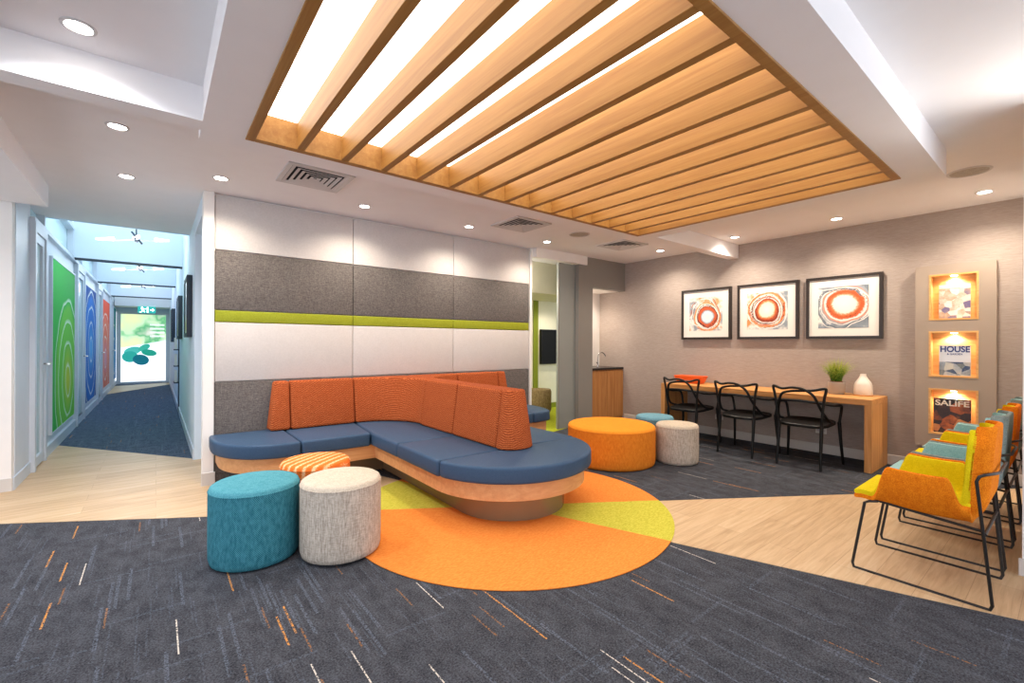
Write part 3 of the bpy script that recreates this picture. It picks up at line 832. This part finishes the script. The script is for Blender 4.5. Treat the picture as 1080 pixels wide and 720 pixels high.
ottoman('ottoman', 4.83, 3.26, 0.225, 0.420, M['blue_oat'], M['blue_oat'], 'light blue ottoman mostly hidden behind the large orange ottoman')
d = thing('stool', (5.20, 5.80, 0), 'brown woven stool with pale legs in the inner room', 'stool')
MB().lathe([(0, 0.13), (0.19, 0.13), (0.205, 0.16), (0.205, 0.48), (0.19, 0.515), (0, 0.52)], (0, 0, 0), 40).build('seat', M['brown_weave'], d, sharp=1.0)
for k in range(4):
    a = PI/4+k*PI/2
    MB().box(0.13*math.cos(a)-0.02, 0.13*math.cos(a)+0.02, 0.13*math.sin(a)-0.02, 0.13*math.sin(a)+0.02, 0.003, 0.13).build('leg', M['base_wood'], d)

# ------------------------------------------------------------------ long desk
DT = 0.745
dk = thing('desk', (5.97, 2.52, 0), 'long narrow timber wall desk with slab ends', 'desk')
dy0, dy1, dx0, dx1 = 1.302, 3.72, 5.665, 6.262
MB().box(dx0, dx1, dy0, dy1, DT-0.062, DT).bevel(0.002, 1).build('desktop', M['desk_wood'], dk, True)
MB().box(dx0, dx1, dy0, dy0+0.062, 0.0, DT-0.062).bevel(0.002, 1).build('slab_end', M['desk_wood_v'], dk, True)
MB().box(dx0, dx1, dy1-0.062, dy1, 0.0, DT-0.062).bevel(0.002, 1).build('slab_end', M['desk_wood_v'], dk, True)

# ------------------------------------------------------------------ black loop chairs
def make_loop_chair():
    d = thing('loop_chair', (0, 0, 0), '', 'chair')
    st = MB()
    n = 28
    def ring(k, z, sc):
        out = []
        for i in range(n):
            a = 2*PI*i/n
            c, s_ = math.cos(a), math.sin(a)
            e = 0.55
            x = math.copysign(abs(c)**e, c)*0.235*sc; y = math.copysign(abs(s_)**e, s_)*(0.235+0.02*c)*sc
            out.append((x, y, z+0.012*(x/0.23)))
        return out
    bm = st.bm
    rings = [[bm.verts.new(p) for p in ring(0, z, sc)] for z, sc in ((0.432, 0.93), (0.437, 1.0), (0.462, 1.01), (0.468, 0.97), (0.458, 0.7), (0.452, 0.35))]
    bm.faces.new(rings[0]); bm.faces.new(rings[-1])
    for A, B in zip(rings, rings[1:]):
        for i in range(n): bm.faces.new((A[i], A[(i+1) % n], B[(i+1) % n], B[i]))
    bmesh.ops.recalc_face_normals(bm, faces=bm.faces)
    st.build('seat', M['black_plastic'], d)
    tr = lambda q: 0.0125+0.006*q
    for sy in (1, -1):
        MB().tube(smoothpath([(-0.27, 0.205*sy, 0), (-0.235, 0.20*sy, 0.25), (-0.215, 0.2*sy, 0.45)], 5), tr, 10).build('leg', M['black_plastic'], d)
        MB().tube(smoothpath([(0.265, 0.27*sy, 0), (0.235, 0.255*sy, 0.25), (0.215, 0.245*sy, 0.46)], 5), tr, 10).build('leg', M['black_plastic'], d)
    for sy, dz in ((1, 0.028), (-1, 0.0)):
        p = [(-0.215, 0.2, 0.44), (-0.235, 0.212, 0.58), (-0.245, 0.230, 0.74), (-0.25, 0.248, 0.835), (-0.262, 0.228, 0.85), (-0.285, 0.15, 0.828), (-0.305, 0.04, 0.818+dz), (-0.305, -0.06, 0.806+dz),
             (-0.295, -0.145, 0.775), (-0.265, -0.18, 0.69), (-0.215, -0.208, 0.60), (-0.11, -0.236, 0.505), (0.04, -0.243, 0.462)]
        p = [(x, y*sy, z) for x, y, z in p]
        MB().tube(smoothpath(p, 6), 0.0135, 10).build('back_loop', M['black_plastic'], d)
    h = [(0.215, 0.245, 0.45), (0.215, 0.262, 0.57), (0.195, 0.27, 0.632), (0.12, 0.272, 0.652), (-0.02, 0.262, 0.660), (-0.16, 0.232, 0.680), (-0.25, 0.15, 0.70)]
    p = h+[(-0.285, 0, 0.712)]+[(x, -y, z) for x, y, z in h[::-1]]
    MB().tube(smoothpath(p, 6), 0.0135, 10).build('arm_loop', M['black_plastic'], d)
    return d
lc = make_loop_chair()
for k, (x, y, rz, lab) in enumerate(((5.60, 1.86, 0.03, 'black loop-backed chair at the desk, nearest the potted grass'),
                                     (5.60, 2.51, -0.04, 'black loop-backed chair at the desk, middle of the three'),
                                     (5.62, 3.23, 0.0, 'black loop-backed chair at the desk in front of the orange tray'))):
    c = lc if k == 0 else copy_tree(lc)
    c.location = (x, y, 0); c.rotation_euler = (0, 0, rz)
    tag(c, lab, 'chair', 'black chairs at the long desk')

# ------------------------------------------------------------------ coloured armchairs
def sm(a, b, x):
    t = max(0, min(1, (x-a)/(b-a))); return t*t*(3-2*t)
def shell_point(u, v, off):
    """u -1..1 across, v 0..1 front lip to back top; off grows outwards (down/back)"""
    au = abs(u)
    if v < 0.56:
        q = v/0.56
        y = 0.275-0.485*q; z = 0.452-0.030*math.sin(q*PI*0.8)-0.012*sm(0.0, 0.10, 0.10-q)
        w = 0.232+0.012*q
        arm = 0.200*sm(0.17, 0.33, q)*(1-0.66*sm(0.83, 0.93, q))
        fl = 0.012
        ny, nz = 0, -1
    else:
        q = (v-0.56)/0.44
        cz = sm(0, 0.35, q)
        y = -0.21-0.022*sm(0, 0.3, q)-0.032*q; z = 0.4255+0.465*(q**1.15)
        w = 0.244-0.030*q-0.05*sm(0.80, 1.0, q)*q
        arm = 0.072*(1-sm(0, 0.2, q)); fl = 0.0
        ny, nz = -cz, -(1-cz)
    u0 = 0.66
    s_ = max(0, (au-u0)/(1-u0))
    x = (min(au, u0)/u0)*(w-0.035)
    x += 0.035*min(1, s_*2.2)+fl*s_*(arm/0.2)
    z2 = z+arm*s_
    yy = y+(0.055*s_*sm(0, .2, q) if v >= 0.56 else 0)
    ox = (1 if s_ > 0.15 and arm > 0.05 else 0)*s_
    n = Vector((ox*min(1, arm/0.12), ny, nz*(1-min(1, s_*1.6)*(min(1, arm/0.12)))))
    if n.length < 1e-4: n = Vector((0, 0, -1))
    n.normalize()
    p = Vector((x, yy, z2))+n*off
    if u < 0: p.x = -p.x
    return p
def shell_mesh(off_a, off_b, name, mat, parent, um=1.0, vm=1.0):
    nu, nv = 30, 64
    m = MB(); bm = m.bm
    us = [um*(-1+2*i/nu) for i in range(nu+1)]; vs = [vm*j/nv for j in range(nv+1)]
    A = [[bm.verts.new(shell_point(u, v, off_a)) for u in us] for v in vs]
    B = [[bm.verts.new(shell_point(u, v, off_b)) for u in us] for v in vs]
    for j in range(nv):
        for i in range(nu):
            bm.faces.new((A[j][i], A[j][i+1], A[j+1][i+1], A[j+1][i]))
            bm.faces.new((B[j][i], B[j+1][i], B[j+1][i+1], B[j][i+1]))
    for j in range(nv):
        bm.faces.new((A[j][0], A[j+1][0], B[j+1][0], B[j][0])); bm.faces.new((A[j][nu], B[j][nu], B[j+1][nu], A[j+1][nu]))
    for i in range(nu):
        bm.faces.new((A[0][i], B[0][i], B[0][i+1], A[0][i+1])); bm.faces.new((A[nv][i], A[nv][i+1], B[nv][i+1], B[nv][i]))
    bmesh.ops.recalc_face_normals(bm, faces=bm.faces)
    o = m.build(name, mat, parent, sharp=1.4)
    md = o.modifiers.new('round', 'SUBSURF'); md.levels = 1; md.render_levels = 1
    return o
def armchair(x, y, inner, outer, label):
    d = thing('sled_armchair', (x, y, 0), label, 'armchair', 'coloured armchairs in a row')
    shell_mesh(-0.020, 0.004, 'inner_shell', inner, d, 0.988, 0.985)
    shell_mesh(0.004, 0.028, 'outer_shell', outer, d)
    for sx in (-1, 1):
        X = 0.24*sx
        pts = [(X*0.86, -0.283, 0.668), (X*1.03, -0.268, 0.668), (X*1.08, -0.258, 0.666), (X*1.11, -0.240, 0.655), (X*1.11, -0.230, 0.63), (X, -0.283, 0.03), (X, -0.275, 0.0075), (X, -0.25, 0.0065), (X, 0.25, 0.0065), (X, 0.272, 0.0075), (X, 0.278, 0.03), (X, 0.222, 0.395), (X, 0.20, 0.408), (X*0.9, 0.17, 0.41)]
        MB().tube(pts, 0.0075, 8).build('sled_leg', M['black_metal'], d)
        MB().box(X-0.008, X+0.008, 0.17, 0.21, 0.0, 0.010).build('glide', M['black_plastic'], d)
    MB().tube([(-0.206, -0.283, 0.668), (-0.15, -0.300, 0.668), (0.15, -0.300, 0.668), (0.206, -0.283, 0.668)], 0.0075, 8).build('back_rod', M['black_metal'], d)
    c = MB(); c.tube([(-0.216, 0.17, 0.41), (0.216, 0.17, 0.41)], 0.0075, 8); c.tube([(-0.245, -0.258, 0.37), (0.245, -0.258, 0.37)], 0.0075, 8)
    c.tube([(-0.2, 0.17, 0.41), (-0.2, -0.258, 0.37)], 0.0075, 8); c.tube([(0.2, 0.17, 0.41), (0.2, -0.258, 0.37)], 0.0075, 8)
    c.build('under_frame', M['black_metal'], d)
    return d
for k, (x, inn, out, lab) in enumerate(((3.44, 'chair_yellow', 'chair_orange', 'yellow and orange armchair on black sled legs, nearest the camera'),
                                        (4.05, 'chair_teal', 'chair_grey', 'pale teal armchair with grey back, directly behind the nearest yellow one'),
                                        (4.665, 'chair_yellow', 'chair_orange', 'yellow and orange armchair, third in the row'),
                                        (5.275, 'chair_teal', 'chair_grey', 'pale teal armchair, farthest in the row by the magazine display'))):
    armchair(x, 0.545, M[inn], M[out], lab)

# ------------------------------------------------------------------ framed prints
def ring_print(name, c, r0, sx, cols, seed, bgc, strokes):
    t = NT(name, 0.6, 0.2)
    v = t.coords('Object')
    mp = t.n('ShaderNodeMapping'); mp.inputs['Location'].default_value = (seed, seed*2, seed); t.l(v, mp.inputs[0])
    sep = t.n('ShaderNodeSeparateXYZ'); t.l(v, sep.inputs[0])
    n1 = t.math('SUBTRACT', t.noise(mp.outputs[0], 4.0, 1), 0.5)
    n2 = t.math('SUBTRACT', t.noise(mp.outputs[0], 9.0, 2), 0.5)
    fine = t.math('SUBTRACT', t.noise(mp.outputs[0], 42, 3, 0.7), 0.5)
    def rad(px, pz, wob, ell=1.0):
        u = t.math('DIVIDE', t.math('SUBTRACT', sep.outputs[1], px), sx*ell); w = t.math('SUBTRACT', sep.outputs[2], pz)
        r = t.math('SQRT', t.math('ADD', t.math('MULTIPLY', u, u), t.math('MULTIPLY', w, w)))
        return t.math('ADD', r, t.math('ADD', t.math('MULTIPLY', n1, wob), t.math('MULTIPLY', n2, wob*0.4)))
    r = t.math('DIVIDE', rad(c[0], c[1], 0.05), r0)
    r = t.math('ADD', r, t.math('MULTIPLY', fine, 0.22))
    bg = t.ramp(t.math('ADD', t.noise(mp.outputs[0], 5, 3, 0.6), t.math('MULTIPLY', sep.outputs[1], 0.25)), [(0.36, bgc[0]), (0.5, bgc[1]), (0.62, bgc[2])])
    col = t.mix(t.math('GREATER_THAN', r, 1.25), t.ramp(t.math('MULTIPLY', r, 0.8), cols), bg)
    for (px, pz, rr, wd, cc, ell, wob, gap) in strokes:
        q = rad(px, pz, wob, ell)
        band = t.math('ABSOLUTE', t.math('SUBTRACT', q, rr))
        wdt = t.math('MULTIPLY_ADD', n2, wd*2.2, wd)
        on = t.math('MULTIPLY', t.math('LESS_THAN', band, wdt), t.math('GREATER_THAN', t.math('ADD', fine, n1), gap))
        col = t.mix(t.math('MULTIPLY', on, 0.9), col, cc)
    return t.col(col)
W_, RU, DK, GR, OR = lin(240, 234, 226), lin(196, 92, 54), lin(58, 38, 38), lin(150, 158, 166), lin(224, 148, 92)
MA, PK = lin(122, 52, 40), lin(216, 150, 126)
def framed(y0, y1, m, label):
    z0, z1 = 1.372, 2.106
    d = thing('framed_print', (RX-0.02, (y0+y1)/2, (z0+z1)/2), label, 'framed print', 'framed abstract prints')
    f = MB(); x0 = RX-0.045; x1 = RX-0.001; w = 0.031
    f.box(x0, x1, y0, y0+w, z0, z1); f.box(x0, x1, y1-w, y1, z0, z1); f.box(x0, x1, y0+w, y1-w, z0, z0+w); f.box(x0, x1, y0+w, y1-w, z1-w, z1)
    f.build('frame', M['frame_black'], d, True)
    MB().box(RX-0.028, RX-0.004, y0+w, y1-w, z0+w, z1-w).build('mount_board', M['mat_white'], d, True)
    MB().box(RX-0.030, RX-0.026, y0+0.125, y1-0.125, z0+0.125, z1-0.125).build('print', m, d, True)
K = -0.30
framed(3.003, 3.750, ring_print('ring_print_rust_blue', (-0.03, -0.04), 0.165, 1.0, [(0.0, W_), (0.36, lin(220, 226, 234)), (0.46, GR), (0.50, RU), (0.66, lin(206, 96, 58)), (0.72, MA), (0.80, W_), (0.92, OR)], 1.3, (OR, W_, GR),
    ((-0.02, -0.02, 0.150, 0.006, DK, 1.0, 0.06, -0.1), (-0.02, -0.03, 0.172, 0.007, W_, 1.0, 0.08, K), (-0.01, -0.01, 0.195, 0.005, DK, 1.05, 0.08, 0.0), (0.0, 0.0, 0.205, 0.006, W_, 1.0, 0.10, K), (0.01, 0.01, 0.225, 0.010, PK, 1.0, 0.12, 0.0), (0.0, 0.0, 0.235, 0.004, MA, 1.0, 0.12, -0.05))), 'black-framed abstract print with rust rings and a bluish centre, leftmost of three')
framed(2.167, 2.915, ring_print('ring_print_rust_cream', (0.0, 0.01), 0.185, 1.0, [(0.0, W_), (0.38, lin(246, 228, 206)), (0.48, OR), (0.53, RU), (0.66, MA), (0.72, RU), (0.80, W_), (0.9, OR)], 4.1, (GR, W_, OR),
    ((0.0, 0.0, 0.160, 0.007, W_, 1.0, 0.05, K), (0.0, 0.01, 0.182, 0.007, DK, 1.05, 0.06, -0.05), (0.01, 0.0, 0.20, 0.006, W_, 1.0, 0.09, K), (0.0, 0.02, 0.218, 0.010, lin(206, 100, 66), 1.0, 0.10, -0.02), (0.02, -0.01, 0.228, 0.004, DK, 1.05, 0.12, 0.05), (0.0, 0.0, 0.245, 0.006, W_, 1.0, 0.10, K))), 'black-framed abstract print with rust rings and a cream centre, middle of three')
framed(1.343, 2.083, ring_print('ring_print_orange_grey', (-0.02, 0.035), 0.195, 1.05, [(0.0, W_), (0.44, lin(248, 234, 218)), (0.52, lin(222, 130, 84)), (0.60, RU), (0.70, lin(210, 104, 62)), (0.76, W_), (0.84, PK), (0.95, GR)], 8.7, (lin(120, 130, 140), GR, W_),
    ((-0.02, 0.03, 0.185, 0.006, W_, 1.05, 0.05, K), (-0.015, 0.03, 0.20, 0.005, PK, 1.05, 0.07, K), (-0.01, 0.02, 0.216, 0.006, W_, 1.05, 0.07, K), (0.02, 0.0, 0.235, 0.012, lin(108, 118, 128), 1.0, 0.09, -0.02), (0.03, 0.0, 0.25, 0.005, W_, 1.05, 0.12, K), (-0.02, 0.05, 0.168, 0.004, DK, 1.0, 0.06, 0.10))), 'black-framed abstract print with an orange ring on grey, rightmost of three')

# ------------------------------------------------------------------ magazine display
px0 = RX-0.105
mp_ = thing('magazine_display', (RX-0.05, 0.775, 0.27), 'tall taupe wall display with three lit timber niches for magazines', 'magazine display')
Y0, Y1, NZ = 0.487, 1.062, ((1.553, 2.014), (0.983, 1.442), (0.405, 0.866))
n0, n1 = 0.602, 0.957
f = MB()
f.box(px0, RX-0.002, Y0, n0, 0.27, 2.106); f.box(px0, RX-0.002, n1, Y1, 0.27, 2.106)
zs = [0.27]+[z for q in NZ[::-1] for z in q]+[2.106]
for i in range(0, 8, 2): f.box(px0, RX-0.002, n0, n1, zs[i], zs[i+1])
f.build('panel', M['mag_panel'], mp_, True)
for z0, z1 in NZ:
    q = MB(); t_ = 0.016
    q.box(px0-0.004, RX-0.006, n0, n0+t_, z0, z1); q.box(px0-0.004, RX-0.006, n1-t_, n1, z0, z1)
    q.box(px0-0.004, RX-0.006, n0+t_, n1-t_, z0, z0+t_); q.box(px0-0.004, RX-0.006, n0+t_, n1-t_, z1-t_, z1)
    q.box(RX-0.012, RX-0.003, n0, n1, z0, z1)
    nb = q.build('niche_lining', M['niche_wood'], mp_, True)
    e = MB().lathe([(0, 0), (0.024, 0), (0.024, 0.006), (0, 0.006)], (px0+0.055, (n0+n1)/2, z1-t_-0.007), 20)
    e.build('niche_lamp', M['led'], mp_, True)
    l = bpy.data.lights.new('niche_beam', 'SPOT'); l.energy = 9; l.spot_size = 2.6; l.spot_blend = 0.6; l.color = (1, 0.88, 0.70); l.shadow_soft_size = 0.02
    lo = bpy.data.objects.new('niche_beam', l); COL.objects.link(lo); lo.location = (px0+0.055, (n0+n1)/2, z1-t_-0.012)

def text_mesh(name, body, size, mat, parent, loc, width=None, bold=0.0):
    cu = bpy.data.curves.new(name, 'FONT'); cu.body = body; cu.size = size; cu.extrude = 0.0008; cu.offset = bold
    cu.align_x = 'CENTER'
    tmp = bpy.data.objects.new(name, cu); COL.objects.link(tmp)
    bpy.context.view_layer.update()
    dg = bpy.context.evaluated_depsgraph_get()
    me = bpy.data.meshes.new_from_object(tmp.evaluated_get(dg))
    bpy.data.objects.remove(tmp)
    me.materials.clear(); me.materials.append(mat)
    xs = [v.co.x for v in me.vertices]
    sx = width/(max(xs)-min(xs)) if width else 1
    # text plane: local x -> world -y, local y -> world z, faces -x
    for v in me.vertices:
        v.co = Vector((-v.co.z, -v.co.x*sx, v.co.y))
    o = bpy.data.objects.new(name, me); COL.objects.link(o); o.parent = parent; o.location = loc
    return o
def cover(name, sky, mid, low, scale, seed):
    t = NT(name, 0.3, 0.4)
    v = t.coords('Object', loc=(seed, seed, seed))
    sep = t.n('ShaderNodeSeparateXYZ'); t.l(t.coords('Object'), sep.inputs[0])
    n = t.noise(v, scale, 4, 0.7)
    vo = t.n('ShaderNodeTexVoronoi'); vo.inputs['Scale'].default_value = scale*1.3; t.l(v, vo.inputs['Vector'])
    s2 = t.n('ShaderNodeSeparateColor'); t.l(vo.outputs['Color'], s2.inputs[0])
    pic = t.ramp(t.math('ADD', t.math('MULTIPLY', n, 0.5), t.math('MULTIPLY', s2.outputs[0], 0.5)), [(0.25, low[0]), (0.45, low[1]), (0.6, mid), (0.78, low[2])])
    return t, pic, sep.outputs[2]
ink = plain('navy_print_ink', lin(40, 62, 130), 0.4)
inkw = plain('white_print_ink', lin(240, 234, 222), 0.4)
def magazine(zn, w, h, mat, label, yc):
    d = thing('magazine', (px0+0.045, yc, zn+0.017), label, 'magazine', 'magazines in the wall display')
    MB().box(-0.002, 0.008, -w/2, w/2, 0, h).build('pages', M['mat_white'], d)
    MB().box(-0.004, -0.002, -w/2, w/2, 0, h).build('cover', mat, d)
    return d
t, pic, z = cover('pastel_plan_cover', None, lin(226, 214, 200), (lin(120, 110, 150), lin(196, 168, 140), lin(240, 236, 232)), 14, 1.0)
m1 = t.col(t.mix(t.math('GREATER_THAN', z, 0.30), pic, lin(240, 236, 232)))
magazine(NZ[0][0], 0.225, 0.335, m1, 'magazine with a pastel house plan cover in the top niche', 0.775)
t, pic, z = cover('blue_house_cover', None, lin(150, 162, 178), (lin(54, 72, 108), lin(110, 120, 122), lin(196, 196, 188)), 12, 3.0)
m2 = t.col(t.mix(t.math('GREATER_THAN', z, 0.135), pic, lin(214, 222, 234)))
g2 = magazine(NZ[1][0], 0.225, 0.30, m2, 'pale blue magazine titled HOUSE in the middle niche', 0.772)
text_mesh('title', 'HOUSE', 0.082, ink, g2, (-0.0045, 0, 0.235), 0.212, 0.0025)
text_mesh('title', '& GARDEN', 0.024, ink, g2, (-0.0045, 0, 0.205), 0.11, 0.0005)
t, pic, z = cover('dark_portrait_cover', None, lin(176, 92, 44), (lin(30, 24, 28), lin(70, 46, 40), lin(206, 150, 96)), 11, 6.0)
m3 = t.col(pic)
g3 = magazine(NZ[2][0], 0.27, 0.345, m3, 'dark magazine titled SALIFE in the lowest niche', 0.79)
text_mesh('title', 'SALIFE', 0.075, inkw, g3, (-0.0045, 0, 0.275), 0.245, 0.002)

# ------------------------------------------------------------------ things on the desk
d = thing('potted_grass', (6.05, 1.715, DT), 'bushy green artificial grass in a smoky glass pot on the desk', 'potted plant')
MB().lathe([(0, 0), (0.070, 0), (0.078, 0.012), (0.088, 0.135), (0.084, 0.138), (0.078, 0.12), (0, 0.115)], (0, 0, 0), 36).build('pot', M['glass_grey'], d, sharp=0.9)
MB().lathe([(0.078, 0.118), (0.06, 0.142), (0.03, 0.15), (0, 0.152)], (0, 0, 0), 24).build('pebbles', M['soil'], d, sharp=1.2)
fo = MB()
for k in range(420):
    a = R.uniform(0, 2*PI); r0 = 0.05*math.sqrt(R.random()); ln = R.uniform(0.17, 0.30); lean = R.uniform(0.1, 1.05)
    dv = Vector((math.cos(a), math.sin(a), 0)); sd = Vector((-math.sin(a), math.cos(a), 0))
    p0 = dv*r0+Vector((0, 0, 0.14)); wd = R.uniform(0.003, 0.005)
    prev = None
    for i in range(5):
        q = i/4
        p = p0+dv*(ln*lean*0.72*q**1.5)+Vector((0, 0, ln*q*(1-0.30*lean*q)))
        ww = wd*(1-q*0.95)
        c2 = (fo.bm.verts.new(p+sd*ww), fo.bm.verts.new(p-sd*ww), fo.bm.verts.new(p-dv*ww*0.5))
        if prev:
            for j in range(3): fo.bm.faces.new((prev[j], prev[(j+1) % 3], c2[(j+1) % 3], c2[j]))
        prev = c2
fo.build('grass', M['leaf'], d, sharp=2)
d = thing('vase', (6.08, 1.475, DT), 'white ceramic bottle vase on the desk beside the potted grass', 'vase')
MB().lathe([(0, 0), (0.080, 0), (0.086, 0.008), (0.085, 0.06), (0.082, 0.115), (0.072, 0.145), (0.050, 0.178), (0.034, 0.205), (0.027, 0.23), (0.028, 0.238), (0.018, 0.224), (0.016, 0.19), (0, 0.18)], (0, 0, 0), 40).build('body', M['ceramic'], d, sharp=0.9)
MB().lathe([(0.084, 0.0), (0.0875, 0.002), (0.0875, 0.012), (0.085, 0.014)], (0, 0, 0), 40).build('base_band', M['desk_wood'], d)
d = thing('orange_tray', (6.02, 3.47, DT), 'orange rectangular bowl at the left end of the desk', 'bowl')
b = MB()
def rr(x, y, r, n=5):
    o = []
    for cxx, cyy, a0 in ((x-r, y-r, 0), (-x+r, y-r, PI/2), (-x+r, -y+r, PI), (x-r, -y+r, 1.5*PI)):
        o += [(cxx+r*math.cos(a0+PI/2*i/n), cyy+r*math.sin(a0+PI/2*i/n)) for i in range(n+1)]
    return o
bm = b.bm
ringsz = [[bm.verts.new((p[0], p[1], z)) for p in rr(x, y, r)] for x, y, r, z in ((0.085, 0.17, 0.03, 0), (0.12, 0.212, 0.04, 0.098), (0.122, 0.215, 0.04, 0.104), (0.116, 0.208, 0.038, 0.102), (0.08, 0.165, 0.03, 0.012))]
bm.faces.new(ringsz[0]); bm.faces.new(ringsz[-1])
for A, B in zip(ringsz, ringsz[1:]):
    for i in range(len(A)): bm.faces.new((A[i], A[(i+1) % len(A)], B[(i+1) % len(A)], B[i]))
bmesh.ops.recalc_face_normals(bm, faces=bm.faces)
b.build('bowl_body', M['tray'], d, sharp=0.8)
o = MB(); tmp = [(RX-0.001, -0.0, 0)]
def outlet(y, z, label):
    d = thing('wall_outlet', (RX, y, z), label, 'power outlet', 'power outlets under the desk')
    MB().box(-0.010, 0, -0.058, 0.058, -0.036, 0.036).bevel(0.003, 2).build('plate', M['plate'], d)
    for s_ in (-1, 1):
        MB().box(-0.013, -0.010, s_*0.03-0.012, s_*0.03+0.012, -0.012, 0.012).build('socket', M['vent'], d)
outlet(1.93, 0.27, 'white power outlet on the wall under the desk, behind the near chair')
outlet(3.18, 0.27, 'white power outlet on the wall under the desk, behind the far chair')

# ------------------------------------------------------------------ pantry
d = thing('pantry_cabinet', (5.87, 5.1, 0), 'timber pantry cabinet with black counter in the wall recess', 'cabinet')
MB().box(5.462, RX-0.002, 4.875, 5.388, 0, 0.87).build('carcass', M['cab_wood'], d, True)
MB().box(5.462, RX-0.002, 4.85, 5.388, 0.87, 0.905).bevel(0.003, 1).build('counter', M['counter'], d, True)
for x0, x1 in ((5.466, 5.86), (5.864, 6.276)):
    MB().box(x0, x1, 4.858, 4.875, 0.08, 0.85).bevel(0.002, 1).build('door', M['cab_wood'], d, True)
d = thing('tap', (6.02, 5.20, 0.905), 'slim chrome gooseneck tap on the pantry counter', 'tap')
MB().tube(smoothpath([(0, 0, 0), (0, 0, 0.16), (0.02, -0.01, 0.225), (0.08, -0.03, 0.245), (0.13, -0.05, 0.20), (0.135, -0.05, 0.17)], 5), 0.010, 10).build('spout', M['chrome'], d)
MB().lathe([(0, 0), (0.024, 0), (0.022, 0.03), (0, 0.03)], (0, 0, 0), 18).build('tap_base', M['chrome'], d)
MB().tube([(0.0, 0, 0.05), (-0.06, -0.02, 0.075)], 0.007, 8).build('lever', M['black_plastic'], d)
added_uplight = spot(3.72, -0.02, 2.05, 7, 2.2, 1.0, (1, 0.95, 0.88))      # added spot with no fitting, aimed up for the ceiling glow
added_uplight.rotation_euler = (PI, -0.75, 0)
# TV in the inner room
d = thing('wall_television', (6.55, 6.685, 0.9), 'black flat television on the cream inner room wall', 'television')
MB().box(6.00, 7.20, 6.64, 6.70, 0.89, 1.585).bevel(0.006, 2).build('casing', M['black_plastic'], d, True)
MB().box(6.015, 7.185, 6.637, 6.642, 0.91, 1.57).build('screen', M['screen'], d, True)

# ------------------------------------------------------------------ light
w = bpy.data.worlds.new('daylight'); S.world = w; w.use_nodes = True
bg = w.node_tree.nodes['Background']
bg.inputs[0].default_value = (0.85, 0.91, 1.0, 1); bg.inputs[1].default_value = 2.0
S.cycles.use_denoising = True
try: S.cycles.denoiser = 'OPENIMAGEDENOISE'
except Exception: pass
S.cycles.max_bounces = 10; S.cycles.diffuse_bounces = 6; S.cycles.sample_clamp_indirect = 6
vs = S.view_settings
vs.view_transform = 'Standard'
try: vs.look = 'None'
except Exception: pass
vs.gamma = 1.0; vs.use_curve_mapping = False
vs.exposure = 0.35
